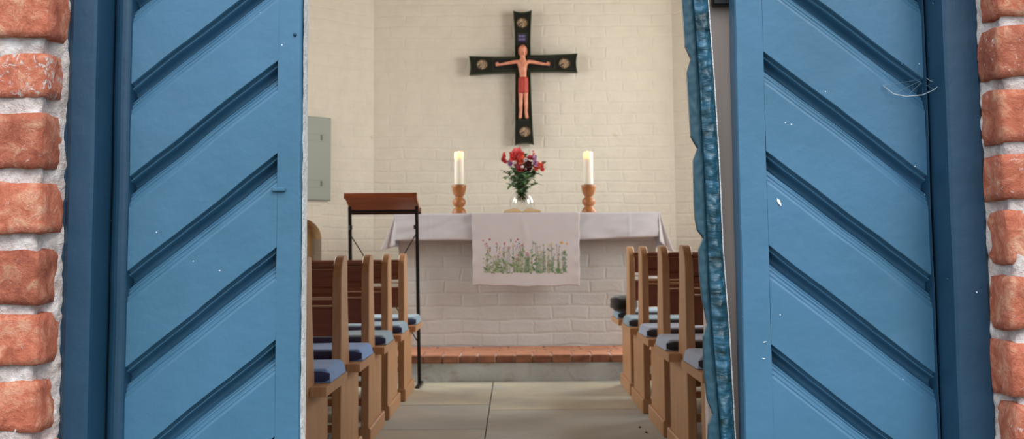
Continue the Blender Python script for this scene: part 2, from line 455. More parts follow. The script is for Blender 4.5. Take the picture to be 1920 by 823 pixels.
bm = bmesh.new(); box(bm, -40, 40, -60, YW0-.001, -.3, -.02); struct(link_bm('floor_outside', bm, M['ground']), 'paved ground before the door')

# altar step: whitewashed kerb with terracotta bricks on top
YS = 8.6; ZS = P(1000, 665, YS).z; ZK = P(1000, 680, YS).z
bm = bmesh.new(); lay = tone_layer(bm)
def xw(y): return (XL, XR) if y < YA else (XL, XR)
fs0 = set(bm.faces)
prism(bm, [(XL, YS+.012), (XR, YS+.012), (XR, YA), (XCR, YB), (XCL, YB), (XL, YA)], 0.0, ZK, 'Z', 0)
settone(set(bm.faces)-fs0, lay, .0)
# irregular kerb face
def kf(u, v):
    x = XL + (XR-XL)*u; z = ZK*v
    return (x, YS + .012*noise.noise((x*4, z*9, 1)) - .002, z)
g0 = set(bm.faces); grid(bm, kf, 120, 4, 0); settone(set(bm.faces)-g0, lay, .1)
rnd = random.Random(11); x = XL
while x < XR-.05:
    wd = .128 + rnd.uniform(-.01, .012)
    before = set(bm.faces); dy = rnd.uniform(-.008, .006); dz = rnd.uniform(-.004, .003)
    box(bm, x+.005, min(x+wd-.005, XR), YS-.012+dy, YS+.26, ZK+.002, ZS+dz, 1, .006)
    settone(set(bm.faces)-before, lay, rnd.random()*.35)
    for f in set(bm.faces)-before:      # front faces get a darker brick tone
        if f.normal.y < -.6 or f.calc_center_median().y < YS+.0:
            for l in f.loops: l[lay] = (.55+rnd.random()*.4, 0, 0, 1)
    x += wd
y = YS+.27; k = 0
while y < YA + .1:
    x = XL + (.06 if k % 2 else 0)
    while x < XR-.05:
        before = set(bm.faces)
        x1 = min(x+.255, XR); box(bm, x+.004, x1, y, min(y+.125, YA+.12), ZK+.002, ZS-.002, 1, .004)
        settone(set(bm.faces)-before, lay, rnd.random()*.5); x += .26
    y += .132; k += 1
box(bm, XL+.01, XR-.01, YS+.01, YA, ZK+.002, ZS-.008, 2)
prism(bm, [(XL, YA), (XR, YA), (XCR, YB), (XCL, YB)], ZK, ZS-.004, 'Z', 1)
recalc(bm)
struct(link_bm('trim_3', bm, [M['kerb'], M['tile'], M['mortar']]), 'altar step of red brick over a whitewashed kerb')

# ------------------------------------------------------------------ facade with bricks
def brick_box(bm, lay, x0, x1, y0, y1, z0, z1, tone, lime, seed, fine):
    """one worn brick: rounded, lumpy box"""
    nx, ny, nz = (max(2, int((x1-x0)/.012)), max(2, int((y1-y0)/.02)), max(3, int((z1-z0)/.012))) if fine else (1, 1, 1)
    cx, cy, cz = (x0+x1)/2, (y0+y1)/2, (z0+z1)/2; hx, hy, hz = (x1-x0)/2, (y1-y0)/2, (z1-z0)/2
    r = .006 if fine else 0
    cache = {}
    def V(i, j, k):
        if (i, j, k) in cache: return cache[i, j, k]
        p = Vector(((i/nx*2-1)*hx, (j/ny*2-1)*hy, (k/nz*2-1)*hz))
        if fine:
            q = Vector((max(-hx+r, min(hx-r, p.x)), max(-hy+r, min(hy-r, p.y)), max(-hz+r, min(hz-r, p.z))))
            d = p-q
            if d.length > 0: p = q + d.normalized()*r
            w_ = Vector((cx, cy, cz)) + p
            n = noise.noise_vector(w_*28 + Vector((seed, 0, 0)))*.0035 + noise.noise_vector(w_*9 + Vector((0, seed, 0)))*.004 + noise.noise_vector(w_*90)*.0014
            p = p + n
        v = bm.verts.new(Vector((cx, cy, cz)) + p); cache[i, j, k] = v; return v
    fs = []
    for i in range(nx):
        for k in range(nz):
            fs.append(bm.faces.new((V(i, 0, k), V(i+1, 0, k), V(i+1, 0, k+1), V(i, 0, k+1))))
            fs.append(bm.faces.new((V(i, ny, k), V(i, ny, k+1), V(i+1, ny, k+1), V(i+1, ny, k))))
    for j in range(ny):
        for k in range(nz):
            fs.append(bm.faces.new((V(0, j, k), V(0, j, k+1), V(0, j+1, k+1), V(0, j+1, k))))
            fs.append(bm.faces.new((V(nx, j, k), V(nx, j+1, k), V(nx, j+1, k+1), V(nx, j, k+1))))
    for i in range(nx):
        for j in range(ny):
            fs.append(bm.faces.new((V(i, j, 0), V(i, j+1, 0), V(i+1, j+1, 0), V(i+1, j, 0))))
            fs.append(bm.faces.new((V(i, j, nz), V(i+1, j, nz), V(i+1, j+1, nz), V(i, j+1, nz))))
    for f in fs:
        f.smooth = fine
        for l in f.loops: l[lay] = (tone, lime, 0, 1)

def facade(side, cuts, tones, limes):
    """cuts: photo rows of (brick top, brick bottom) seen on the front face"""
    s = -1 if side == 'left' else 1
    xj = P(81 if s < 0 else 1884, 411, YW0).x              # the arris of the jamb
    bm = bmesh.new(); lay = tone_layer(bm); rnd = random.Random(4 if s < 0 else 9)
    px = 50 if s < 0 else 1900
    courses = [(P(px, b, YW0).z, P(px, a, YW0).z) for a, b in cuts]
    z = courses[0][1]
    seen = len(courses)
    tn = list(tones); lm = list(limes)
    while z < 3.0: courses.insert(0, (z+.014, z+.09)); z += .0925; tn.insert(0, rnd.random()*.6); lm.insert(0, rnd.random())
    z = courses[-1][0]
    while z > .1: courses.append((z-.088, z-.014)); z -= .0925; tn.append(rnd.random()*.6); lm.append(rnd.random())
    for i, (z0, z1) in enumerate(courses):
        fine = .4 < z0 < 1.45
        off = rnd.uniform(-.004, .004); ln = .25 if i % 2 else .125
        a, b = xj + off, xj + s*ln; z0 -= .002; z1 += .002
        brick_box(bm, lay, min(a, b), max(a, b), YW0+rnd.uniform(-.004, .004), YW0+.13, z0, z1, tn[i], lm[i], i*3.7+s, fine)
        x_ = b
        while abs(x_) < 2.6:
            n = x_ + s*.012; e_ = n + s*.25
            brick_box(bm, lay, min(n, e_), max(n, e_), YW0+rnd.uniform(-.004, .004), YW0+.1, z0, z1, rnd.random()*.7, rnd.random(), i*9.1, False)
            x_ = e_
    # lumpy mortar bed, one sheet that runs over the front and round the arris into the reveal
    us = [-.5, -.4, -.3, -.25] + [-.2+.005*k for k in range(40)] + [.003*k for k in range(27)]
    zz = [.3 + 1.3*k/300 for k in range(301)]
    rows_ = []
    for t_ in us:
        if t_ < 0: bx, by = xj + s*(.013 - t_), YW0 + .012
        else: bx, by = xj + s*(.013 - .017*max(0, t_-.032)/.046), YW0 + .012 + t_*.92
        row = []
        for z_ in zz:
            q = Vector((bx*1.0, by, z_)); n_ = noise.noise_vector(q*26)*.005 + noise.noise_vector(q*85)*.003
            row.append(bm.verts.new((bx + n_.x, by + n_.y - (.003 if t_ < 0 else 0), z_)))
        rows_.append(row)
    for a, b in zip(rows_[:-1], rows_[1:]):
        for k in range(300):
            f = bm.faces.new((a[k], b[k], b[k+1], a[k+1])); f.smooth = True; f.material_index = 1
    box(bm, min(xj+s*.022, s*2.6), max(xj+s*.022, s*2.6), YW0+.03, YW1, -.02, 3.0, 2)
    return struct(link_bm('wall_front_'+side, bm, [M['brick'], M['mortar'], M['bare']]), 'red brick facade '+side+' of the blue door')
facade('left', [(-28, 67), (100, 180), (214, 312), (341, 436), (471, 570), (590, 685), (719, 815), (838, 930)],
       [.05, .02, .75, .1, .85, .08, .0, .3], [.1, .75, .35, .35, .1, .15, .1, .4])
facade('right', [(-62, 27), (50, 143), (167, 264), (291, 373), (396, 497), (520, 619), (646, 745), (763, 860)],
       [.35, .8, .5, .25, .2, .45, .3, .5], [.1, .45, .35, .5, .1, .3, .15, .4])
bm = bmesh.new(); box(bm, -3.1, 3.32, YW0+.03, YW1, 3.0, ZC)
box(bm, -3.1, -2.6, YW0+.03, YW1, -.02, 3.0); box(bm, 2.6, 3.32, YW0+.03, YW1, -.02, 3.0)
struct(link_bm('wall_front_gable', bm, M['mortar']), 'facade above the blue door')

# ------------------------------------------------------------------ door frame and leaves
YF = 1.85; YL = 1.93
def wob(p, a=.0012):
    n = noise.noise_vector(Vector(p)*7)*a; return (p[0]+n.x, p[1]+n.y, p[2]+n.z)
def vstrip(bm, prof, z0, z1, n=60, mi=0, amp=.001):
    """vertical moulding: profile of (x, y) points swept up"""
    g = [[bm.verts.new(wob((x, y, z0+(z1-z0)*k/n), amp)) for k in range(n+1)] for x, y in prof]
    for i in range(len(g)-1):
        for k in range(n):
            f = bm.faces.new((g[i][k], g[i][k+1], g[i+1][k+1], g[i+1][k])); f.material_index = mi; f.smooth = False
ZT = 2.55
def frame(s):
    xo = P(121 if s < 0 else 1853, 411, YF).x; xi = P(172 if s < 0 else 1784, 411, YF).x
    xb = P(208 if s < 0 else 1764, 411, YL).x
    bm = bmesh.new()
    w_ = xo - xi
    prof = [(xo+s*.04, YF+.012), (xo+s*.002, YF+.008), (xo-s*.003, YF+.002), (xo-s*.006, YF), (xi+s*.004, YF), (xi, YF+.003), (xi-s*.001, YF+.012), (xi-s*.002, YL+.02), (xi-s*.002, YL+.12), (xo+s*.04, YL+.12)]
    vstrip(bm, prof, 0, ZT); recalc(bm)
    return xi
bm = bmesh.new()
XI = {}
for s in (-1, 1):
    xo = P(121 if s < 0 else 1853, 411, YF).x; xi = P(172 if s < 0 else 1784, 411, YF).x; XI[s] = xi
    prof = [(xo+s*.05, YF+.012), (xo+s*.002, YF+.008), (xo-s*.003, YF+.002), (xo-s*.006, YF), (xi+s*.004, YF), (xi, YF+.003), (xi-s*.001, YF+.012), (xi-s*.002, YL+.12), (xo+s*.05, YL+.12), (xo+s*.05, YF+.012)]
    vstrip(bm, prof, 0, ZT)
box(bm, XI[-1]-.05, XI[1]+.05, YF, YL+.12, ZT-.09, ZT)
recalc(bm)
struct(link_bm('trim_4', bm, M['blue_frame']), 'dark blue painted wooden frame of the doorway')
bm = bmesh.new(); box(bm, XI[-1]-.2, XI[1]+.2, YW0+.01, YW1, ZT, 3.0, 0); struct(link_bm('trim_5', bm, M['mortar']), 'lintel over the doorway')

GP = [(0, 0), (.0006, .009), (.0022, .0135), (.0046, .0125), (.0058, .0085), (.0078, .0088), (.0092, .0150), (.0112, .0270), (.0170, .0340), (.0235, .0310), (.0265, .0190), (.0278, .0130), (.0296, .0122), (.0312, .0145), (.0330, .0085), (.0362, .0070), (.0376, .0090), (.0400, .0042), (.0440, .0026), (.0455, .0038), (.0485, 0)]
def leaf(n, s, ctr, z_tops, slope, pitch, label):
    """s=-1 left leaf, +1 right leaf. ctr: pixel columns (hinge edge, groove start, groove end at the stile, free edge)"""
    r = empty('door_%d' % n, (0, 0, 0), kind='structure', label=label)
    xh, xg, xf = [P(c, 411, YL).x for c in ctr]
    # panel with moulded diagonal grooves
    bm = bmesh.new(); N = 46
    tops = sorted(z_tops, reverse=True)
    prof = []      # (vertical offset at the stile side, depth), downwards
    zt = tops[0]
    while zt < 3.3: zt += pitch; tops.insert(0, zt)
    zt = tops[-1]
    while zt > -.3: zt -= pitch; tops.append(zt)
    for t in tops:
        for dz, dp in GP: prof.append((t-dz, dp, True))
        j = tops.index(t); nxt = tops[j+1] if j+1 < len(tops) else t-pitch; a_ = t-.0485
        for z_ in (a_-.003, a_-.01, a_+(nxt-a_)*.3, a_+(nxt-a_)*.6, nxt+.012, nxt+.003, nxt+.0008): prof.append((z_, 0, False))
    x0, x1 = xg, xh
    rows = []
    for i, (z, dp, gr) in enumerate(prof):
        row = []
        for k in range(N+1):
            u = k/N; x = x0 + (x1-x0)*u; zz = z - slope*abs(x1-x0)*u
            nz_ = noise.noise_vector(Vector((x*9, 4.4, zz*9)))*.0028 + noise.noise_vector(Vector((x*45, 1.4, zz*45)))*.0005
            dd = dp*(1 + .16*noise.noise((x*14, i*1.7, 3.3)))
            f0 = .0011*noise.noise((x*5, 1.2, zz*5)) + .0005*noise.noise((x*24, 9.2, zz*24))
            row.append(bm.verts.new((x, YL + dd + f0, min(max(zz + nz_.z, 0.0), ZT-.09))))
        rows.append(row)
    for a, b in zip(rows[:-1], rows[1:]):
        for k in range(N):
            if max(v.co.z for v in (a[k], a[k+1], b[k], b[k+1])) - min(v.co.z for v in (a[k], a[k+1], b[k], b[k+1])) < 1e-4: continue
            f = bm.faces.new((a[k], a[k+1], b[k+1], b[k])); f.smooth = True
    bmesh.ops.delete(bm, geom=[v for v in bm.verts if not v.link_faces], context='VERTS')
    recalc(bm)
    if sum(f.normal.y*f.calc_area() for f in bm.faces) > 0: bmesh.ops.reverse_faces(bm, faces=bm.faces)
    link_bm('panel', bm, M['blue'], r)
    # backing board
    bm = bmesh.new(); box(bm, min(xg, xh), max(xg, xh), YL+.042, YL+.048, .01, ZT-.095); link_bm('back_board', bm, M['greywood'], r)
    # free stile
    bm = bmesh.new(); q = s*.0006
    prof2 = [(xg+q, YL+.05), (xg+q, YL+.003), (xg, YL+.0002), (xf+s*.002, YL-.0006), (xf, YL+.002), (xf, YL+.05), (xg+q, YL+.05)]
    vstrip(bm, prof2, .01, ZT-.095, 120, amp=.0014); recalc(bm); link_bm('lock_stile', bm, M['blue'], r)
    # hinge side bead
    bm = bmesh.new(); xo = XI[s] - s*.004
    rad = abs(xo-xh)
    pr_ = [(xh, YL+.06), (xh, YL-.001)] + [(xh + s*rad*(.5-.5*math.cos(a)), YL - .001 - .008*math.sin(a)) for a in [PI*k/8 for k in range(1, 8)]] + [(xo, YL+.002), (xo, YL+.06)]
    vstrip(bm, pr_, .01, ZT-.095, 90, amp=.0016); recalc(bm); link_bm('hinge_bead', bm, M['blue_frame'], r)
    return r, xh, xg, xf
zl = [P(521, y, YL).z for y in (111, 286, 462, 638)]
d1, xh1, xg1, xf1 = leaf(1, -1, (241, 519, 565), zl, .795, (zl[0]-zl[-1])/3, 'left blue door leaf with diagonal moulded grooves rising to the right')
zr = [P(1438, y, YL).z for y in (97, 282, 461, 647)]
d2, xh2, xg2, xf2 = leaf(2, 1, (1742, 1440, 1387), zr, .785, (zr[0]-zr[-1])/3, 'right blue door leaf with diagonal moulded grooves falling to the right')
# left leaf: chipped white painted edge, nail, keeper
bm = bmesh.new()
def ed(u, v):
    z = .01 + (ZT-.11)*v
    return (xf1 + .0022*(0 if u == 0 else 1)+ (.0012*noise.noise((0, 3, z*40)) if u == 0 else 0) + .0005, YL + .004 + .034*u, z)
grid(bm, ed, 3, 260); recalc(bm); link_bm('white_edge', bm, M['white_edge'], d1)
def small_lathe(name, p, prof, mat, parent, rot=(PI/2, 0, 0)):
    bm = bmesh.new(); lathe(bm, prof, 14); o = link_bm(name, bm, mat, parent, True); o.location = p; o.rotation_euler = rot; return o
small_lathe('nail_head', P(553, 65, YL-.001), [(0, .003), (.0022, .0022), (.003, 0), (.003, -.003)], M['blue_frame'], d1)
bm = bmesh.new(); p = P(524, 355, YL-.003); box(bm, p.x-.012, p.x+.009, p.y-.002, p.y+.006, p.z-.0035, p.z+.003, 0, .0015)
link_bm('painted_keeper', bm, M['blue'], d1)
# flakes on the right leaf
bm = bmesh.new()
for (px, py, L, a) in ((1461, 379, .014, -65), (1434, 641, .006, 20), (1432, 672, .005, 0)):
    p = P(px, py, YL-.002); d = Vector((math.cos(R(a)), 0, math.sin(R(a)))); nn = Vector((-d.z, 0, d.x))
    vs = [bm.verts.new(p + d*(L*t) + nn*(wd*L*.16) + Vector((0, -.0012*(1-abs(2*t-1)), 0))) for t, wd in ((-.5, 0), (-.2, 1), (.2, .8), (.5, 0), (.2, -.7), (-.2, -1))]
    bm.faces.new(vs)
recalc(bm); link_bm('paint_chip', bm, simple('bare_white_chip', srgb(225, 228, 226), .7), d2)
# ragged rebate strip of the right leaf
YT = YL + .034
lip = [(1280, -60), (1280, 0), (1285.5, 84), (1296.4, 109), (1289, 135), (1291, 170), (1293, 204), (1296.5, 255), (1309, 277), (1301, 300), (1302.6, 380), (1305, 411), (1308.6, 431), (1320, 446), (1311.6, 466), (1312.6, 511), (1317.6, 561), (1327.6, 606), (1320, 631), (1321, 691), (1327.6, 751), (1337.6, 776), (1330, 797), (1329, 823), (1331, 890)]
sea = [(1298, -60), (1300, 0), (1305.6, 73), (1311, 146), (1316.5, 255), (1320, 300), (1325, 411), (1330, 536), (1335, 611), (1347.6, 761), (1352, 823), (1357, 890)]
rig = [(1321, -60), (1325, 0), (1336.5, 153), (1345.6, 300), (1352.6, 461), (1360, 561), (1365, 621), (1376, 823), (1380, 890)]
def interp(tab, y):
    for (xa, ya), (xb, yb) in zip(tab[:-1], tab[1:]):
        if ya <= y <= yb: return xa + (xb-xa)*(y-ya)/(yb-ya)
    return tab[0][0] if y < tab[0][1] else tab[-1][0]
def strip(name, left, right, y0, depth, bulge, amp, mat, nu=14, nv=420):
    bm = bmesh.new()
    def fn(u, v):
        py = -60 + 950*v
        a = P(interp(left, py), py, YT); b = P(interp(right, py), py, YT)
        p = a.lerp(b, u)
        yy = y0 - bulge*math.sin(PI*u)
        if 0 < u < 1: yy += amp*(noise.noise((p.x*55, 0, p.z*28)) + .6*noise.noise((p.x*120, 4, p.z*90)))
        return Vector((p.x, YT + yy, p.z))
    g = grid(bm, fn, nu, nv)
    # give it a body: side and back faces
    bk = [[bm.verts.new(g[i][j].co + Vector((0, depth, 0))) for j in range(nv+1)] for i in (0, nu)]
    for gi, col_ in ((0, bk[0]), (nu, bk[1])):
        for j in range(nv): bm.faces.new((g[gi][j], g[gi][j+1], col_[j+1], col_[j]))
    for j in range(nv): bm.faces.new((bk[0][j], bk[0][j+1], bk[1][j+1], bk[1][j]))
    recalc(bm)
    return link_bm(name, bm, mat, d2)
strip('ragged_lip', lip, sea, .004, .012, .001, .0012, M['lip_blue'])
strip('split_astragal', sea, rig, -.004, .036, .006, .0048, M['rough_blue'])
wh = [(x+1.5, y) for x, y in rig]; wh2 = [(x+4, y) for x, y in rig]  # white strip painted in for the lit edge of the astragal
strip('white_edge', wh, wh2, -.002, .03, 0, .0004, M['white_edge'], 2)
# bare rebate board behind the strip and the leaf
bm = bmesh.new(); xa = P(1318, 411, YL+.08).x; box(bm, xa, xf2+.03, YL+.072, YL+.1, .01, ZT-.095)
link_bm('rebate_board', bm, M['greywood'], d2)
bm = bmesh.new(); p = P(1353, -2, YL+.06); box(bm, p.x-.016, p.x+.016, YL+.05, YL+.071, p.z-.012, p.z+.02, 0, .003); link_bm('bolt_keeper', bm, M['iron'], d2)
# cobweb in the corner of the right leaf
bm = bmesh.new()
pts = [P(1655, 160, YL-.004), P(1675, 176, YL-.008), P(1700, 181, YL-.014), P(1730, 178, YL-.024), P(1752, 168, YL-.04), P(1767, 155, YL-.055)]
tube(bm, pts, .0009, 5)
pts2 = [P(1735, 145, YL-.004), P(1745, 152, YL-.02), P(1767, 155, YL-.055)]
tube(bm, pts2, .0005, 5)
for k in range(7):
    a = pts[min(k, 5)]; b_ = P(1722+k*3, 150+k*2, YL-.003); tube(bm, [a, b_], .0002, 4)
wm = simple('cobweb_silk', srgb(190, 200, 205), .6); wm.node_tree.nodes['Principled BSDF'].inputs['Alpha'].default_value = .55
o = link_bm('cobweb', bm, wm); tag(o, 'thin grey cobweb sagging across the upper hinge side of the right blue leaf', 'cobweb')

# ------------------------------------------------------------------ altar
AX = P(985, 411, 9.4).x; AY = 9.4; AH = P(985, 399, 9.25).z
AL = P(748, 430, AY).x; AR = P(1229, 430, AY).x
def uvbox(bm, x0, x1, y0, y1, z0, z1, lump=.006):
    uv = bm.loops.layers.uv.verify()
    def side(o_, du, dv_, nu, nv, n):
        def fn(u, v):
            p = Vector(o_) + Vector(du)*u + Vector(dv_)*v
            return p + Vector(n)*lump*noise.noise(p*5)
        g = [[bm.verts.new(fn(i/nu, j/nv)) for j in range(nv+1)] for i in range(nu+1)]
        lu, lv = Vector(du).length, Vector(dv_).length
        for i in range(nu):
            for j in range(nv):
                f = bm.faces.new((g[i][j], g[i+1][j], g[i+1][j+1], g[i][j+1])); f.smooth = True
                for l, (a, b) in zip(f.loops, ((i, j), (i+1, j), (i+1, j+1), (i, j+1))): l[uv].uv = (a/nu*lu + .07, b/nv*lv)
    side((x0, y0, z0), (x1-x0, 0, 0), (0, 0, z1-z0), 40, 20, (0, -1, 0))
    side((x0, y1, z0), (0, y0-y1, 0), (0, 0, z1-z0), 20, 20, (-1, 0, 0))
    side((x1, y0, z0), (0, y1-y0, 0), (0, 0, z1-z0), 20, 20, (1, 0, 0))
    side((x1, y1, z0), (x0-x1, 0, 0), (0, 0, z1-z0), 40, 20, (0, 1, 0))
    side((x0, y0, z1), (x1-x0, 0, 0), (0, y1-y0, 0), 20, 10, (0, 0, 0))
    bmesh.ops.remove_doubles(bm, verts=bm.verts, dist=.004); recalc(bm)
alt = empty('altar', ((AL+AR)/2, AY+.45, ZS-.004), label='whitewashed brick masonry altar on the red brick step', cat='altar')
def under(o, par):   # parent while keeping the world-space mesh
    o.parent = par; o.matrix_parent_inverse = par.matrix_world.inverted() if False else Matrix.Translation(-Vector(par.location)) ; return o
bm = bmesh.new(); uvbox(bm, AL, AR, AY, AY+.82, ZS-.004, AH-.07); under(link_bm('masonry_block', bm, M['altar']), alt)
TX0, TX1, TY0, TY1 = P(741, 399, 9.28).x, P(1236, 399, 9.28).x, 9.28, AY+.86
bm = bmesh.new(); box(bm, TX0+.004, TX1-.004, TY0+.004, TY1-.004, AH-.072, AH-.004, 0, .004); under(link_bm('altar_slab', bm, M['kerb']), alt)

# tablecloth
bm = bmesh.new()
def zb(x):           # hem height along the front
    u = (x-TX0)/(TX1-TX0)
    return P(741+(1236-741)*u, 451 - 7*max(0, (u-.65)/.35) - .8*math.sin(u*9), TY0-.01).z
e_ = .004
grid(bm, lambda u, v: (TX0+(TX1-TX0)*u, TY0+(TY1-TY0)*v, AH), 60, 10)
def frontc(u, v):
    x = TX0 + (TX1-TX0)*u
    z = AH + (zb(x)-AH)*v
    y = TY0 - e_ - .012*v - .012*v*noise.noise((x*5, v*1.2, 2)) - .008*noise.noise((x*9 + v*2, v*3, 7))*min(1, v*3)
    # fold creases pressed into the linen
    for cx, s_ in ((.13, 1), (.345, 1), (.885, 1)):
        y -= .003*math.exp(-((u-cx)/.004)**2)*min(1, v*5)
    return (x, y, z)
grid(bm, frontc, 200, 14)
def endc(s):
    xe = TX1 if s > 0 else TX0
    flare = .095 if s > 0 else .10; drop = P(1250, 474, TY0).z if s > 0 else P(716, 471, TY0).z
    def fn(u, v):      # u: front to back
        z = AH + (drop-AH)*v*(1 - .12*math.sin(PI*u))
        fl = flare*(v**1.15)*(1 - .65*min(1, u*2.2))
        wv = .018*v*math.sin(u*17+.6)
        return (xe + s*(.003 + fl + wv*.6), TY0 - .004 - .02*v*(1-u)*(1 if u < .1 else .6) + (TY1-TY0)*u, z)
    g = grid(bm, fn, 60, 14)
    # corner fold joining the front hem to the end drape
    def fold(u, v):
        a = Vector(fn(0, v)); b0 = Vector((xe - s*.004, TY0-.006-.012*v, AH + (zb(xe)-.035 - AH)*v))
        z = a.lerp(b0, u); z.y += .022*math.sin(PI*u)*v - .006*math.sin(3*PI*u)*v; return z
    grid(bm, fold, 12, 14)
endc(1); endc(-1)
grid(bm, lambda u, v: (TX0+(TX1-TX0)*u, TY1+.004+.01*v*math.sin(u*20), AH-.3*v), 60, 6)
bmesh.ops.remove_doubles(bm, verts=bm.verts, dist=.0008); recalc(bm)
o = link_bm('tablecloth', bm, M['linen'], None, True); solidify(o, .0015, 0)
tag(o, 'plain white linen cloth draped over the altar with flared ends', 'tablecloth')

# embroidered runner
RX0, RX1 = P(885, 399, TY0).x, P(1086, 399, TY0).x; RB = P(985, 536, TY0-.02).z
run = empty('altar_runner', ((RX0+RX1)/2, TY0, AH+.002), label='off white linen runner printed with a flower meadow, hanging over the altar front', cat='cloth')
def runy(x, v):
    t = (x-RX0)/(RX1-RX0)
    y = TY0 - .034 - .004*v - .010*noise.noise((x*4, v*2.4, 5))*v
    y -= .006*math.exp(-((t-.46-.12*v)/.03)**2)*math.sin(min(1, v*2.3)*PI)*.8
    y -= .005*(math.exp(-(t/.05)**2)+math.exp(-((1-t)/.05)**2))*math.sin(v*30)*.4
    return y
bm = bmesh.new()
def runf(u, v):
    x = RX0 + (RX1-RX0)*u
    if v < .2:
        return (x, TY1-.06 + (TY0-.031-TY1+.06)*(v/.2), AH+.0025)
    w_ = (v-.2)/.8
    hem = RB + .004*math.sin(u*7+1) - .006*u + .003*math.sin(u*23)
    xx = x + .012*w_*(u-.5)*-1 + .0015*math.sin(w_*25)*(1 if u in (0, 1) else 0)
    return (xx, runy(x, w_), AH+.0025 + (hem-AH)*w_)
grid(bm, runf, 90, 70); bmesh.ops.remove_doubles(bm, verts=bm.verts, dist=.0002); recalc(bm)
o = under(link_bm('linen_cloth', bm, M['linen2'], None, True), run); solidify(o, .0012, 0)
# the printed meadow
pal = {n: simple('print_'+n, c, .9) for n, c in dict(green=srgb(112, 146, 104), dark_green=srgb(84, 122, 80), pale_green=srgb(172, 190, 150), olive=srgb(150, 158, 112),
       pink=srgb(218, 132, 150), rose=srgb(202, 92, 110), lilac=srgb(186, 170, 200), orange=srgb(236, 170, 70), yellow=srgb(232, 214, 150), teal=srgb(130, 160, 158)).items()}
keys = list(pal); rnd = random.Random(21); bm = bmesh.new()
def pv(px, py):
    x = P(px, py, TY0-.03).x; z = P(px, py, TY0-.03).z
    v = (AH-z)/(AH-RB); return Vector((x, runy(x, v)-.0016, z))
def petal(px, py, L, wd, ang, key):
    ca, sa = math.cos(ang), math.sin(ang); vs = []
    for k in range(8):
        a = 2*PI*k/8; u, v = math.cos(a)*L, math.sin(a)*wd
        vs.append(bm.verts.new(pv(px + u*ca - v*sa, py + u*sa + v*ca)))
    f = bm.faces.new(vs); f.material_index = keys.index(key)
def stem(px, py, px2, py2, key, w_=.45):
    vs = [bm.verts.new(pv(*q)) for q in ((px-w_, py), (px+w_, py), (px2+w_*.6, py2), (px2-w_*.6, py2))]
    f = bm.faces.new(vs); f.material_index = keys.index(key)
for i in range(84):
    px = rnd.uniform(907, 1063); top = rnd.uniform(453, 492); lean = rnd.uniform(-4, 4)
    stem(px, 511, px+lean, top, rnd.choice(['green', 'pale_green', 'olive', 'teal']), .4)
    for q in range(4):
        t = rnd.uniform(.1, .85); petal(px+lean*t+rnd.choice((-2, 2)), 511+(top-511)*t, rnd.uniform(1.2, 2.8), rnd.uniform(.5, 1.0), rnd.uniform(-1.2, 1.2)+PI/2, rnd.choice(['green', 'pale_green', 'olive', 'pale_green']))
    c = rnd.choice(['pink', 'lilac', 'yellow', 'rose', 'teal', 'yellow', 'lilac']) if px < 1000 else rnd.choice(['yellow', 'pale_green', 'lilac', 'teal'])
    for q in range(rnd.randint(2, 4)): petal(px+lean+rnd.uniform(-2, 2), top+rnd.uniform(-1, 4), rnd.uniform(.8, 1.5), rnd.uniform(.6, 1), rnd.uniform(0, PI), c)
for i in range(110):
    px = rnd.uniform(908, 1062); petal(px, 512-20*rnd.random()**1.3, rnd.uniform(1.5, 3.2), rnd.uniform(.8, 1.6), rnd.uniform(-.9, .9), rnd.choice(['green', 'dark_green', 'pale_green', 'olive', 'green']))
for px, py, L, wd, a, c in [(989, 488, 6.5, 2, -1.0, 'dark_green'), (979, 478, 4.5, 1.5, 1.1, 'green'), (962, 484, 4, 1.5, .9, 'dark_green'), (1000, 479, 4.5, 2, -.5, 'green'), (1005, 494, 4, 3, .2, 'green'), (1013, 487, 4, 2.5, -.4, 'olive'),
                            (1000, 505, 4.5, 2.5, .5, 'dark_green'), (1009, 509, 5, 2.5, .1, 'dark_green'), (1047, 507, 6, 3, .1, 'green'), (1058, 506, 4, 3.5, 1.2, 'green'), (944, 478, 5, 1.5, 1.5, 'olive'), (944, 490, 5, 2, 1.2, 'green'), (931, 493, 5, 2.4, -1, 'green'), (959, 497, 4, 2.5, .4, 'green'),
                            (1058, 474, 3, 4.5, 0, 'green'), (1057, 484, 2.5, 3.5, 0, 'teal'), (977, 509, 4, 2, .3, 'green'), (990, 508, 4, 2, -.3, 'dark_green'), (958, 451, 1, 3.5, 0, 'green'),
                            (1053, 455, 2.6, 2.6, 0, 'orange'), (1063, 457, 2, 2, 0, 'orange'), (918, 449, 2.4, 1.8, 0, 'rose'), (906, 451, 1.8, 1.4, 0, 'pink'), (912, 457, 2.4, 1.6, .5, 'pink'), (913, 461, 1.8, 1.2, 0, 'pink'), (971, 449, 1.8, 1.8, 0, 'rose'), (946, 457, 1.2, 3, 0, 'rose'), (967, 453, 1.5, 1.5, 0, 'pink'), (979, 459, 1.5, 1.5, 0, 'rose'), (965, 461, 1.5, 1, 0, 'rose'), (983, 471, 1.2, 1.2, 0, 'rose')]:
    petal(px, py, L, wd, a, c)
recalc(bm); under(link_bm('flower_print', bm, [pal[k] for k in keys]), run)

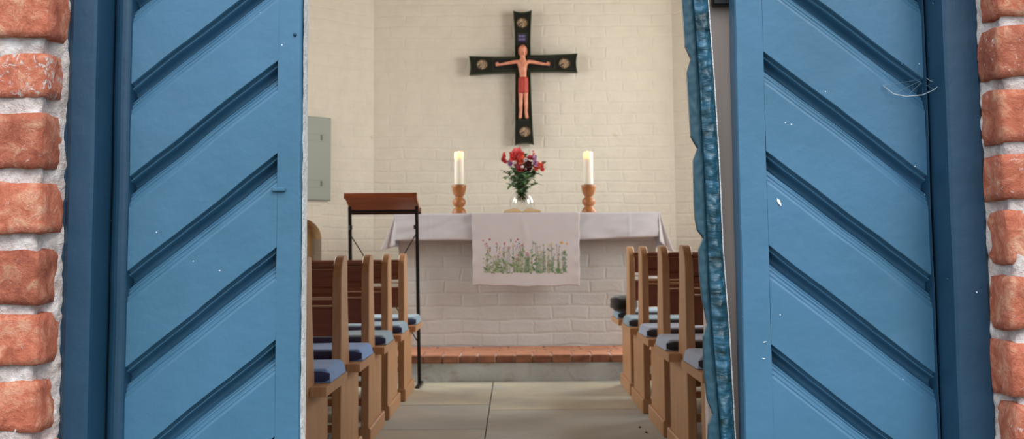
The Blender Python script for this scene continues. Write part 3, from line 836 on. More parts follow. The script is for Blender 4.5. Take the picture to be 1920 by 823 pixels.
# candlesticks and candles
def wax():
    t = NT('ivory_wax'); t.col(srgb(246, 242, 228)); t.rough(.45); t.b.inputs['Subsurface Weight'].default_value = .7
    t.b.inputs['Subsurface Radius'].default_value = (1, .55, .22); t.b.inputs['Subsurface Scale'].default_value = .022; return t.m
M['wax'] = wax()
fl = NT('candle_flame'); fl.b.inputs['Base Color'].default_value = (0, 0, 0, 1); fl.b.inputs['Emission Color'].default_value = (1, .42, .12, 1); fl.b.inputs['Emission Strength'].default_value = 170; M['flame'] = fl.m
YC = 9.46
stick0 = None
for px, side in ((861, 'left'), (1104, 'right')):
    b0 = P(px, 398, YC); b0.z = AH
    r = empty('candlestick', b0, label='turned wooden candlestick on the altar, %s of the flower vase' % side, cat='candlestick', group='altar candlesticks')
    k = (P(px, 347, YC).z - AH)/.205
    prof = [(0, 0), (.053, 0), (.055, .004), (.052, .018), (.044, .036), (.030, .047), (.028, .052), (.037, .056), (.048, .070), (.051, .084), (.048, .098), (.037, .111), (.029, .115), (.028, .121), (.033, .127), (.042, .140), (.049, .160), (.054, .185), (.056, .2), (.054, .205), (.040, .205), (.038, .198), (0, .198)]
    bm = bmesh.new(); lathe(bm, [(a, b*k) for a, b in prof], 36); recalc(bm); link_bm('turned_body', bm, M['turned'], r)
    bm = bmesh.new(); lathe(bm, [(.0375, .2055*k), (.0395, .2062*k), (.0395, .2075*k), (.0375, .208*k)], 28); recalc(bm); link_bm('drip_ring', bm, M['iron'], r)
    h = P(px, 285, YC).z - AH - .199*k
    c = empty('pillar_candle', b0 + Vector((0, 0, .199*k)), label='lit ivory pillar candle standing in the %s wooden candlestick' % side, cat='candle', group='lit altar candles')
    bm = bmesh.new(); lathe(bm, [(0, 0), (.034, 0), (.035, .003), (.035, h-.004), (.0348, h), (.034, h+.001), (.0318, h-.003), (.0305, h-.02), (.027, h-.042), (0, h-.046)], 32); recalc(bm); link_bm('wax_pillar', bm, M['wax'], c)
    bm = bmesh.new(); tube(bm, [(0, 0, h-.047), (.0005, 0, h-.04), (.0015, 0, h-.034)], .0012, 6); link_bm('wick', bm, M['iron'], c)
    bm = bmesh.new(); lathe(bm, [(0, h-.04), (.004, h-.034), (.0058, h-.026), (.0045, h-.012), (.0018, h+.000), (0, h+.006)], 12); recalc(bm); link_bm('flame', bm, M['flame'], c, True)

# vase
VX = P(979, 380, 9.62).x; VY = 9.62; VR = (P(1003, 380, 9.62).x - P(956, 380, 9.62).x)/2
g = NT('clear_glass'); g.col((1, 1, 1, 1)); g.rough(.02); g.b.inputs['Transmission Weight'].default_value = 1; g.b.inputs['IOR'].default_value = 1.7; M['glass'] = g.m
g = NT('water'); g.col((.96, .98, .97, 1)); g.rough(.02); g.b.inputs['Transmission Weight'].default_value = 1; g.b.inputs['IOR'].default_value = 1.33; M['water'] = g.m
vase = empty('glass_vase', (VX, VY, AH+.001), label='round clear glass globe vase holding the bouquet on the altar', cat='vase')
bm = bmesh.new(); hc = VR*.86; pr_ = []
a0 = -1.02; a1 = 1.12
outer = [(VR*math.cos(a), hc + VR*math.sin(a)) for a in [a0+(a1-a0)*k/22 for k in range(23)]]
inner = [(max(.001, (r_-.004)), z_) for r_, z_ in outer[::-1]]
zb0 = outer[0][1]
prof = [(0, 0), (outer[0][0]*.9, 0)] + outer + [(outer[-1][0]-.001, outer[-1][1]+.01), (outer[-1][0]-.004, outer[-1][1]+.01)] + inner + [(0, inner[-1][1]+.004)]
lathe(bm, prof, 40); recalc(bm); link_bm('glass_globe', bm, M['glass'], vase)
bm = bmesh.new(); wz = hc + VR*.25
wp = [(0, zb0+.007)] + [(r_-.0055, z_) for r_, z_ in outer if z_ < wz and z_ > zb0+.007]
wp += [(math.sqrt(max(0, VR**2-(wz-hc)**2))-.0055, wz), (0, wz)]
lathe(bm, wp, 36); recalc(bm); link_bm('water', bm, M['water'], vase)

# bouquet: every flower on its own stem
pet = {k: fabric('petal_'+k, a, b, 90, .6) for k, (a, b) in dict(coral=(srgb(250, 136, 134), srgb(240, 108, 114)), orange=(srgb(246, 140, 100), srgb(236, 116, 84)), rose=(srgb(238, 140, 158), srgb(226, 108, 134)),
       crimson=(srgb(132, 22, 40), srgb(96, 14, 28)), lilac=(srgb(222, 190, 222), srgb(206, 168, 210)), white=(srgb(252, 246, 246), srgb(240, 230, 234)), red=(srgb(206, 48, 66), srgb(172, 34, 54))).items()}
leafm = fabric('leaf_green', srgb(96, 152, 66), srgb(56, 108, 42), 40, .5)
leafd = fabric('dark_leaf_green', srgb(56, 106, 48), srgb(34, 74, 34), 40, .5)
mouth = Vector((VX, VY, AH + hc + VR*math.sin(a1) + .008))
def bez(a, b, c, t): return a*(1-t)**2 + b*2*t*(1-t) + c*t*t
def leafmesh(bm, base, dirv, L, wd, curl, up=Vector((0, 0, 1))):
    d = dirv.normalized(); sd_ = d.cross(up); sd_ = sd_.normalized() if sd_.length > .01 else Vector((1, 0, 0)); nn = sd_.cross(d)
    prev = None
    for k in range(6):
        t = k/5; c = base + d*(L*t) - nn*(curl*L*t*t) ; hw_ = wd*math.sin(PI*(t*.86+.07))
        a = bm.verts.new(c - sd_*hw_ + nn*hw_*.3); m = bm.verts.new(c); b = bm.verts.new(c + sd_*hw_ + nn*hw_*.3)
        if prev:
            for q in (0, 1):
                f = bm.faces.new((prev[q], prev[q+1], (a, m, b)[q+1], (a, m, b)[q])); f.smooth = True
        prev = (a, m, b)
def blossom(bm, c, rad, axis, rnd, n=5, layers=2):
    axis = axis.normalized(); t = axis.orthogonal().normalized(); b = axis.cross(t)
    for ly in range(layers):
        for k in range(n):
            a = 2*PI*(k+ly*.5)/n + rnd.uniform(-.2, .2); el = .25 + ly*.55
            d = (t*math.cos(a)+b*math.sin(a))*math.cos(el) + axis*math.sin(el)
            leafmesh(bm, c, d, rad*(1-.2*ly)*rnd.uniform(.85, 1.1), rad*.42, -.35, axis)
flowers = [ # px, py, depth offset, colour, radius px, blossoms, kind, label
 (944, 296, -.01, 'coral', 6, 5, 'spike', 'coral snapdragon spike at the far left of the bouquet'),
 (969, 293, -.06, 'coral', 10.5, 9, 'round', 'large coral bloom at the top left of the bouquet'),
 (978, 300, -.09, 'orange', 7, 6, 'round', 'orange red bloom just below the top of the bouquet'),
 (960, 299, .02, 'orange', 6, 4, 'round', 'small orange bloom between the left spike and the large coral bloom'),
 (966, 304, -.12, 'white', 3.2, 2, 'round', 'tiny white floret in the left half of the bouquet'),
 (957, 309, -.08, 'lilac', 5.5, 4, 'round', 'pale lilac pink bloom low at the left of the bouquet'),
 (972, 309, -.07, 'rose', 6, 5, 'round', 'deep rose bloom in the middle of the bouquet'),
 (976, 319, -.08, 'red', 5.5, 6, 'round', 'dark red bloom lowest in the middle of the bouquet'),
 (988, 310, -.07, 'crimson', 6.5, 8, 'round', 'near black crimson bloom right of the bouquet centre'),
 (979, 313, -.14, 'white', 3, 2, 'round', 'tiny white floret in front of the dark red blooms'),
 (985, 301, -.12, 'white', 3.6, 3, 'round', 'white bloom above the near black crimson bloom'),
 (996, 297, -.05, 'rose', 6, 4, 'round', 'pale rose bloom at the upper right of the bouquet'),
 (1003, 301, -.07, 'lilac', 6, 5, 'spike', 'lilac spike at the upper right of the bouquet'),
 (1005, 311, -.05, 'orange', 7, 5, 'round', 'orange bloom at the right of the bouquet'),
 (1016, 311, .0, 'coral', 5, 4, 'spike', 'coral bud spike at the far right of the bouquet'),
 (1000, 289, .02, 'orange', 3.6, 3, 'spike', 'small orange tipped bud at the top right of the bouquet'),
 (991, 318, -.06, 'crimson', 4, 5, 'round', 'small crimson bloom below the near black one'),
]
PXM = 9.62/F
rnd = random.Random(5)
for i, (px, py, dy, col_, rp, nb, kind, lab) in enumerate(flowers):
    hd = P(px, py, VY+dy)
    r = empty('cut_flower', mouth, label=lab+' in the glass vase', cat='flower', group='flowers in the glass vase')
    top = hd - mouth; foot = Vector((-top.x*.35, -top.y*.35, -.07-.02*rnd.random())); mid = Vector((top.x*.12, top.y*.12, top.z*.45))
    bm = bmesh.new(); tube(bm, [bez(foot, mid, top, t/7) for t in range(8)], [.0024]*7+[.0016], 6); link_bm('stem', bm, leafd, r)
    bm = bmesh.new()
    for q in range(nb):
        if kind == 'spike':
            t = q/max(1, nb-1); c = top + Vector((rnd.uniform(-1, 1)*rp*.3, rnd.uniform(-.4, .4)*rp, (.5-t)*rp*2.6*-1))*PXM
            rr = rp*PXM*(1.15-.5*(t))
        else:
            a = rnd.uniform(0, 2*PI); q_ = rp*.62*math.sqrt(rnd.random())
            c = top + Vector((math.cos(a)*q_, rnd.uniform(-.6, .3)*rp, math.sin(a)*q_))*PXM; rr = rp*PXM*1.15
        ax = Vector((rnd.uniform(-.6, .6), -1, rnd.uniform(-.1, .9)))
        blossom(bm, c, rr, ax, rnd)
    link_bm('petals', bm, pet[col_], r)
    bm = bmesh.new()
    for q in range(12):
        t = rnd.uniform(.12, .8); p = bez(foot, mid, top, t)
        a = rnd.uniform(0, 2*PI); d = Vector((math.cos(a), math.sin(a)*.8-.2, rnd.uniform(.1, 1.1)))
        leafmesh(bm, p, d, rnd.uniform(.035, .065)*(.6+.5*t), rnd.uniform(.012, .018), rnd.uniform(0, .5))
    link_bm('leaves', bm, leafm if i % 2 else leafd, r)
greens = [(945, 322, 0, 'left edge'), (952, 332, -.05, 'lower left'), (962, 335, -.08, 'left front'), (972, 338, -.1, 'front centre, lowest'), (985, 335, -.1, 'front right of centre'), (996, 327, -.06, 'right front'), (1008, 325, 0, 'right edge'), (1006, 345, -.03, 'lower right, drooping'), (956, 347, -.03, 'lower left, drooping'), (987, 288, .02, 'top centre'), (978, 325, -.09, 'middle'), (965, 320, -.08, 'left of the middle'), (998, 312, .04, 'behind the right blooms'), (1019, 308, .02, 'far right tip')]
for i, (px, py, dy, lab) in enumerate(greens):
    top = P(px, py, VY+dy) - mouth
    r = empty('leafy_sprig', mouth, label='green leafy sprig in the bouquet, '+lab, cat='sprig', group='greenery in the glass vase')
    foot = Vector((-top.x*.3, -top.y*.3, -.06)); mid = Vector((top.x*.4, top.y*.4, max(top.z, .02)*.75))
    bm = bmesh.new(); tube(bm, [bez(foot, mid, top, t/6) for t in range(7)], .0018, 5); link_bm('stem', bm, leafd, r)
    bm = bmesh.new()
    for q in range(16):
        t = .22 + .78*q/15; p = bez(foot, mid, top, t); a = q*2.4 + rnd.uniform(-.4, .4)
        d = Vector((math.cos(a), math.sin(a)*.8-.25, rnd.uniform(-.1, .9)))
        leafmesh(bm, p, d, rnd.uniform(.036, .062), rnd.uniform(.014, .021), rnd.uniform(.1, .6))
    link_bm('leaves', bm, leafm if i % 3 else leafd, r)

# open book
BX = P(979, 398, 9.40).x; bk = empty('open_book', (BX, 9.43, AH+.004), label='open book with tan pages lying on the altar before the vase', cat='book')
bm = bmesh.new()
HB = .135
def page(s):
    def fn(u, v):
        x = s*(.002 + HB*u); z = .006 + .026*math.sin(min(1, u*2.2)*PI/2)*(1 - .75*max(0, (u-.35)/.65)**1.3) + .004
        return (x, -.085 + .17*v, z)
    g = grid(bm, fn, 18, 2)
    for j in (0, 2):
        for i in range(18):
            a, b = g[i][j], g[i+1][j]
            c_, d_ = bm.verts.new((b.co.x, b.co.y, .004)), bm.verts.new((a.co.x, a.co.y, .004)); bm.faces.new((a, b, c_, d_))
    a, b, c0 = g[18][0], g[18][1], g[18][2]
    bm.faces.new((a, b, c0, bm.verts.new((c0.co.x, c0.co.y, .004)), bm.verts.new((a.co.x, a.co.y, .004))))
page(1); page(-1); recalc(bm); link_bm('pages', bm, simple('aged_pages', srgb(206, 176, 134), .85), bk)
bm = bmesh.new(); box(bm, -.142, .142, -.09, .09, 0, .0045, 0, .0015); link_bm('cover', bm, simple('brown_cover', srgb(120, 92, 66), .7), bk)

# ------------------------------------------------------------------ cross with painted figure
YX = YB - .085
cro = empty('hanging_crucifix', P(981, 120, YX), label='black painted wooden crucifix with four gilt roundels hanging on the altar wall', cat='crucifix')
def cp(px, py): return P(px, py, YX) - cro.location
M['black'] = simple('black_lacquer', srgb(26, 30, 24), .4)
M['black_in'] = simple('black_recess_paint', srgb(16, 15, 18), .5)
M['olive_rim'] = simple('dark_olive_rim', srgb(52, 62, 42), .4)
def curve(p0, p1, p2, n=8): return [(bez(Vector(p0), Vector(p1), Vector(p2), k/n)) for k in range(n+1)]
def cross_outline(g=0):
    # clockwise from the top-left corner, in photo pixels; g insets the outline
    o = []
    o += [(x, y) for x, y in curve((962+g, 20+g), (980, 27+g*1.3), (997-g, 19+g))]
    o += [(x, y) for x, y in curve((997-g, 19+g), (994-g, 70), (995-g, 103+g))][1:]
    o += [(x, y) for x, y in curve((995-g, 103+g), (1040, 103+g), (1083-g, 100+g))][1:]
    o += [(x, y) for x, y in curve((1083-g, 100+g), (1078-g, 118), (1083-g, 136-g))][1:]
    o += [(x, y) for x, y in curve((1083-g, 136-g), (1040, 134-g), (995-g, 135-g))][1:]
    o += [(x, y) for x, y in curve((995-g, 135-g), (996-g, 200), (1001-g, 271-g))][1:]
    o += [(x, y) for x, y in curve((1001-g, 271-g), (983, 266-g*1.3), (965+g, 272-g))][1:]
    o += [(x, y) for x, y in curve((965+g, 272-g), (966+g, 200), (966+g, 136-g))][1:]
    o += [(x, y) for x, y in curve((966+g, 136-g), (920, 137-g), (880+g, 141-g))][1:]
    o += [(x, y) for x, y in curve((880+g, 141-g), (884+g, 122), (879+g, 105+g))][1:]
    o += [(x, y) for x, y in curve((879+g, 105+g), (920, 107+g), (965+g, 106+g))][1:]
    o += [(x, y) for x, y in curve((965+g, 106+g), (966+g, 60), (962+g, 20+g))][1:-1]
    return o
def slab_outline(name, pts, y0, y1, mat, par, hole=None):
    bm = bmesh.new()
    q = [cp(*p) for p in pts]; v0 = [bm.verts.new((a.x, y0, a.z)) for a in q]; v1 = [bm.verts.new((a.x, y1, a.z)) for a in q]; n = len(q)
    if hole:
        h = [cp(*p) for p in hole]; h0 = [bm.verts.new((a.x, y0, a.z)) for a in h]; h1 = [bm.verts.new((a.x, y1, a.z)) for a in h]
        for i in range(n):
            j = (i+1) % n
            bm.faces.new((v0[i], v0[j], h0[j], h0[i])); bm.faces.new((h0[i], h0[j], h1[j], h1[i])); bm.faces.new((v0[j], v0[i], v1[i], v1[j])); bm.faces.new((v1[i], h1[i], h1[j], v1[j]))
    else:
        bm.faces.new(v0); bm.faces.new(v1[::-1])
        for i in range(n): bm.faces.new((v0[i], v1[i], v1[(i+1) % n], v0[(i+1) % n]))
    recalc(bm); o = link_bm(name, bm, mat, par); return o
slab_outline('cross_board', cross_outline(0), 0, .055, M['black'], cro)
slab_outline('rim', cross_outline(.2), -.008, 0, M['olive_rim'], cro, cross_outline(2.0))
# inner sunk field, bordered by a thin raised fillet
inn = [(969, 62), (989, 62), (990, 108), (1040, 106), (1041, 130), (991, 131), (992, 226), (972, 226), (971, 131), (924, 133), (923, 109), (970, 108)]
inn2 = [(970.3, 63.3), (987.7, 63.3), (988.7, 109.3), (1038.7, 107.5), (1039.5, 128.7), (989.7, 129.6), (990.5, 224.6), (973.4, 224.6), (972.4, 129.6), (925.4, 131.5), (924.6, 110.4), (971.3, 109.4)]
slab_outline('fillet', inn, -.006, 0, M['olive_rim'], cro, inn2)
slab_outline('sunk_field', inn2, -.002, 0, M['black_in'], cro)
pl = slab_outline('title_plaque', [(971, 64), (987, 64), (987, 78), (971, 78)], -.007, -.002, simple('violet_plaque', srgb(58, 52, 84), .5), cro)
bm = bmesh.new()
for row in (68, 74):
    x_ = 972.5
    for wd in (1.2, 2.2, .8, 2.4, 1.6):
        a, b = cp(x_, row-1.9), cp(x_+wd, row+1.6); box(bm, a.x, b.x, -.0085, -.006, b.z, a.z); x_ += wd+.9
link_bm('plaque_marks', bm, simple('pale_violet_paint', srgb(128, 116, 160), .6), pl)
# roundels
def medal_mat():
    t = NT('gilt_painted_roundel'); v = t.coord('Object')
    n = t.noise(v, 55, 3, .6, .5)
    t.col(t.ramp(n, [(.38, srgb(60, 48, 44)), (.46, srgb(120, 84, 74)), (.52, srgb(196, 182, 158)), (.58, srgb(160, 140, 80)), (.66, srgb(110, 62, 66))])); t.rough(.4)
    t.nrm(t.bump(n, .6, .004)); return t.m
M['medal'] = medal_mat(); M['gilt'] = simple('dull_gold', srgb(70, 60, 40), .4, .4)
for px, py, pos in ((979, 43, 'top'), (904, 121, 'left'), (1058, 119, 'right'), (984, 247, 'bottom')):
    c = cp(px, py); rr = 11.2*YX/F
    bm = bmesh.new(); lathe(bm, [(rr, 0), (rr, .006), (rr*.93, .010), (rr*.84, .008), (rr*.8, .004)], 36)
    o = link_bm('roundel', bm, M['gilt'], cro); o.location = c; o.rotation_euler = (PI/2, 0, 0)
    bm = bmesh.new(); n_ = 12
    def disc(u, v):
        r0 = rr*.82*u; a = 2*PI*v; x, y = r0*math.cos(a), r0*math.sin(a)
        return (x, y, .004 + .010*max(0, noise.noise((x*60+px, y*60, 1)))*(1-u) + .004*(1-u*u))
    grid(bm, disc, 8, 36); bmesh.ops.remove_doubles(bm, verts=bm.verts, dist=1e-4); recalc(bm)
    m_ = link_bm('painted_relief', bm, M['medal'], o)
# figure: one continuous carved body
def skin_body(name, verts, edges, root, mat, parent, sub=2):
    me = bpy.data.meshes.new(name); me.from_pydata([v[0] for v in verts], edges, [])
    o = bpy.data.objects.new(name, me); COL.objects.link(o); o.parent = parent
    sk = o.modifiers.new('Skin', 'SKIN'); sk.use_smooth_shade = True; sk.branch_smoothing = .6
    lay_ = me.skin_vertices[0].data if me.skin_vertices else None
    if lay_ is None:
        bm = bmesh.new(); bm.from_mesh(me); bm.verts.layers.skin.verify(); bm.to_mesh(me); bm.free(); lay_ = me.skin_vertices[0].data
    for i, v in enumerate(verts):
        lay_[i].radius = v[1] if isinstance(v[1], tuple) else (v[1], v[1]); lay_[i].use_root = (i == root)
    s_ = o.modifiers.new('Subdivision', 'SUBSURF'); s_.levels = sub; s_.render_levels = sub
    me.materials.append(mat); return o
K = YX/F          # metres per photo pixel at the cross
t = NT('painted_flesh'); v = t.coord('Object'); n = t.noise(v, 25, 4, .6)
t.col(t.ramp(n, [(.3, srgb(206, 128, 100)), (.6, srgb(226, 156, 128)), (.8, srgb(230, 168, 140))])); t.rough(.5); M['flesh'] = t.m
def B(px, py, y, r): 
    c = cp(px, py); return ((c.x, y, c.z), (r*K*1.38, r*K*1.25) if not isinstance(r, tuple) else (r[0]*K*1.22, r[1]*K*1.15))
V = [B(981, 153, -.028, (6.2, 6)),            # 0 pelvis
     B(980.5, 142, -.032, (6.4, 6)),          # 1 waist
     B(980, 130, -.036, (8.2, 7)),            # 2 ribs
     B(980, 119, -.036, (8.8, 6.5)),          # 3 chest
     B(980, 112, -.034, (4.5, 4.2)),          # 4 neck base
     B(980, 107, -.038, 3.2),                 # 5 neck
     B(980.3, 101, -.046, (4.6, 5.2)),        # 6 chin
     B(980, 94, -.046, (5.4, 6.2)),           # 7 skull
     B(980, 88.5, -.042, (4.2, 4.6)),         # 8 crown
     B(971.5, 116, -.036, 3.7), B(963, 117.5, -.032, 3.1), B(951, 119.5, -.028, 2.6), B(940, 121.5, -.024, 2.1), B(936.5, 122, -.024, 2.0),   # 9-13 left-of-picture arm
     B(989, 115.5, -.036, 3.7), B(997, 117, -.032, 3.1), B(1009, 119, -.028, 2.6), B(1020, 121, -.024, 2.1), B(1023.5, 121.2, -.024, 2.0),   # 14-18
     B(977.6, 160, -.028, 4.4), B(976.8, 176, -.030, 3.9), B(976.6, 186, -.034, 3.2), B(976.3, 197, -.026, 3.1), B(976.6, 209, -.020, 2.3), B(975.8, 216, -.024, 2.6), B(975.2, 223, -.038, 2.6),   # 19-25
     B(985, 160, -.028, 4.4), B(985.6, 176, -.030, 3.9), B(985.8, 186, -.034, 3.2), B(986.3, 197, -.026, 3.1), B(986.2, 209, -.020, 2.3), B(987.2, 216, -.024, 2.6), B(988, 223, -.038, 2.6)]   # 26-32
E = [(0, 1), (1, 2), (2, 3), (3, 4), (4, 5), (5, 6), (6, 7), (7, 8), (3, 9), (9, 10), (10, 11), (11, 12), (12, 13), (3, 14), (14, 15), (15, 16), (16, 17), (17, 18),
     (0, 19), (19, 20), (20, 21), (21, 22), (22, 23), (23, 24), (24, 25), (0, 26), (26, 27), (27, 28), (28, 29), (29, 30), (30, 31), (31, 32)]
# hands: palm then five fingers, loosely closed
for base, sx in ((13, -1), (18, 1)):
    bx, by = (936.5, 122) if sx < 0 else (1023.5, 121.2)
    i0 = len(V); V.append(B(bx+sx*3.2, by+.2, -.026, (2.7, 1.9))); E.append((base, i0))
    for k, (oy, L) in enumerate(((-2.4, 3.0), (-.9, 3.6), (.7, 3.4), (2.2, 2.7))):
        a = len(V); V.append(B(bx+sx*4.6, by+oy*1.05, -.031, .62)); V.append(B(bx+sx*(4.6+L*.65), by+oy*1.25, -.037, .58)); V.append(B(bx+sx*(4.6+L*.75), by+oy*1.2, -.044, .5))
        E += [(i0, a), (a, a+1), (a+1, a+2)]
    a = len(V); V.append(B(bx+sx*2.6, by-3.0, -.030, .95)); V.append(B(bx+sx*4.2, by-4.6, -.034, .8)); E += [(i0, a), (a, a+1)]
fig = skin_body('carved_figure', V, E, 0, M['flesh'], cro)
# face on the head
def blob(name, px, py, y, rx, ry, rz, mat, par, n=12, warp=None):
    bm = bmesh.new(); bmesh.ops.create_uvsphere(bm, u_segments=n+4, v_segments=n, radius=1)
    c = cp(px, py)
    for v_ in bm.verts:
        q = Vector((v_.co.x*rx*K, v_.co.y*ry*K, v_.co.z*rz*K))
        if warp: q = warp(q)
        v_.co = q + Vector((c.x, y, c.z))
    return link_bm(name, bm, mat, par, True)
M['hairp'] = simple('painted_reddish_hair', srgb(190, 120, 92), .55)
M['facep'] = simple('painted_eye_line', srgb(70, 40, 34), .5)
hair = blob('hair', 980, 92, -.040, 6.6, 5.6, 7.0, M['hairp'], fig)
for sx in (-1, 1):
    bm = bmesh.new(); c = cp(980+sx*5.2, 93); tube(bm, [c+Vector((0, -.040, .012)), c+Vector((sx*.004, -.042, -.012)), c+Vector((sx*.003, -.040, -.042)), c+Vector((-sx*.002, -.040, -.062))], [.009, .010, .009, .004], 8)
    link_bm('hair_lock', bm, M['hairp'], fig)
face = blob('face', 980, 97, -.053, 5.2, 4.5, 6.6, M['flesh'], fig)
blob('beard', 980, 102.5, -.060, 3.6, 2.8, 3.2, M['hairp'], fig)
blob('nose', 980, 97, -.072, .8, 1.2, 1.9, M['flesh'], fig)
for sx in (-1, 1):
    blob('eye', 980+sx*1.9, 95.2, -.069, .9, .5, .5, M['facep'], fig, 8)
    blob('ear', 980+sx*5.0, 97, -.048, .6, 1, 1.6, M['flesh'], fig, 8)
blob('mouth', 980, 100.6, -.072, 1.4, .5, .4, M['facep'], fig, 8)
# loincloth
t = NT('red_painted_cloth'); v = t.coord('Object', (4, 1, .6)); n = t.noise(v, 40, 4, .6)
t.col(t.ramp(n, [(.3, srgb(150, 40, 34)), (.65, srgb(196, 66, 52))])); t.rough(.5); t.nrm(t.bump(n, .6, .006)); M['redcloth'] = t.m
bm = bmesh.new()
lv = [(146, 8.4, 8.6), (149, 8.8, 9.0), (156, 9.2, 9.2), (166, 9.4, 9.2), (174, 9.3, 9.0), (175.5, 8.9, 8.6)]
rings = []
for py, rx, ry in lv:
    c = cp(981, py); rings.append([bm.verts.new((c.x + rx*K*math.cos(a)*(1+.05*math.sin(a*9)), -.028 + ry*K*.9*math.sin(a)*(1+.06*math.sin(a*9)), c.z)) for a in [2*PI*k/48 for k in range(48)]])
for a, b in zip(rings[:-1], rings[1:]):
    for k in range(48): bm.faces.new((a[k], a[(k+1) % 48], b[(k+1) % 48], b[k])).smooth = True
bm.faces.new(rings[0]); bm.faces.new(rings[-1][::-1]); recalc(bm); link_bm('loincloth', bm, M['redcloth'], fig)
# wall brackets that carry it
for q in ((980, 60), (983, 240)):
    bm = bmesh.new(); c = cp(*q); box(bm, c.x-.02, c.x+.02, .056, .083, c.z-.02, c.z+.02, 0, .003); link_bm('wall_bracket', bm, M['iron'], cro)

# ------------------------------------------------------------------ grey metal cupboard door on the left facet
u1 = facet_u(616); u0 = u1 - .5
yy = YA + dl.y*u1
zt_, zb_ = P(616, 222, yy).z, P(616, 377, yy).z
ang = math.atan2(dl.y, dl.x)
cb = empty('wall_cabinet', fp(u0, zb_, -.001), ang, label='flat grey green metal cabinet door on the slanting wall left of the altar', cat='cabinet')
bm = bmesh.new(); box(bm, 0, u1-u0, -.03, 0, 0, zt_-zb_, 0, .004); link_bm('cabinet_body', bm, M['panel_grey'], cb)
bm = bmesh.new(); box(bm, .008, u1-u0-.008, -.036, -.031, .008, zt_-zb_-.008, 0, .002); dr = link_bm('door', bm, M['panel_grey'], cb)
H_ = zt_-zb_
for q in (.20, .75):
    bm = bmesh.new(); box(bm, u1-u0-.11, u1-u0-.095, -.044, -.034, H_*q-.018, H_*q+.024, 0, .002); link_bm('latch', bm, simple('dull_steel', srgb(116, 118, 110), .5), dr)
    bm = bmesh.new(); box(bm, .03, u1-u0-.06, -.039, -.034, H_*q-.03, H_*q-.026); box(bm, .03, u1-u0-.06, -.039, -.034, H_*q+.03, H_*q+.034); link_bm('pressed_rib', bm, M['panel_grey'], dr)

# ------------------------------------------------------------------ lectern
LY0, LY1 = 8.22, 8.56
lx0, lx1 = P(650, 380, LY0+.1).x, P(783, 380, LY0+.1).x
zh, zl_ = P(715, 364, LY0).z, P(720, 393, LY1).z
lec = empty('lectern', ((lx0+lx1)/2, (LY0+LY1)/2, 0), label='tall lectern with slanted wooden top on thin black iron legs, left of the altar', cat='lectern')
off = Vector(lec.location)
W2 = (lx1-lx0)/2
def lp(x, y, z): return Vector((x, y - off.y, z))
bm = bmesh.new()
a = Vector((0, LY0-off.y, zh)); b = Vector((0, LY1-off.y, zl_)); d = (b-a).normalized(); nn = Vector((0, -d.z, d.y))
prof = [a, b, b - nn*.022, a - nn*.022]
prism(bm, [(p.y, p.z) for p in prof], -W2, W2, 'X'); o = link_bm('slanted_top', bm, M['lectern_wood'], lec)
bm = bmesh.new(); prism(bm, [(p.y, p.z) for p in [a + nn*.004 - d*.014, a + nn*.004, a - nn*.03, a - nn*.03 - d*.014]], -W2-.004, W2+.004, 'X'); link_bm('top_lip', bm, M['lectern_wood'], lec)
bm = bmesh.new(); prism(bm, [(p.y, p.z) for p in [b + nn*.012, b + nn*.012 + d*.016, b - nn*.03 + d*.016, b - nn*.03]], -W2-.004, W2+.004, 'X'); link_bm('book_stop', bm, M['iron'], lec)
lean = .018
for s in (-1, 1):
    bm = bmesh.new()
    x0_ = s*(W2-.012); ht = zl_ - .024
    pts = [(x0_, ), ]
    vs0 = [(x0_-.011, -.011), (x0_+.011, -.011), (x0_+.011, .011), (x0_-.011, .011)]
    lo = [bm.verts.new((x+lean, y, 0.012)) for x, y in vs0]; hi = [bm.verts.new((x, y, ht + (.04 if y < 0 else .03))) for x, y in vs0]
    for k in range(4): bm.faces.new((lo[k], lo[(k+1) % 4], hi[(k+1) % 4], hi[k]))
    bm.faces.new(lo); bm.faces.new(hi); recalc(bm); link_bm('leg', bm, M['iron'], lec)
    bm = bmesh.new(); box(bm, x0_+lean-.014, x0_+lean+.014, -.20, .17, 0, .014, 0, .003); link_bm('foot', bm, M['iron'], lec)
    bm = bmesh.new(); tube(bm, [(x0_*.96, -.012, ht-.10), (x0_*.96, -.03, ht-.10)], .008, 8); tube(bm, [(x0_*.97, -.01, ht-.115), (x0_*.97, -.01, ht-.085)], .012, 8); link_bm('brace_bolt', bm, M['iron'], lec)
bm = bmesh.new(); box(bm, -W2+.01, W2-.01, -.008, .008, ht-.0, ht+.018); link_bm('cross_rail', bm, M['iron'], lec)
zA, zB_ = P(661, 440, 8.4).z, P(787, 642, 8.4).z
for s in (-1, 1):
    bm = bmesh.new(); tube(bm, [(s*(W2-.016), -.006*s, zA), (-s*(W2-.016)+lean*.8, -.006*s, zB_)], .004, 6); link_bm('cross_brace', bm, M['iron'], lec)

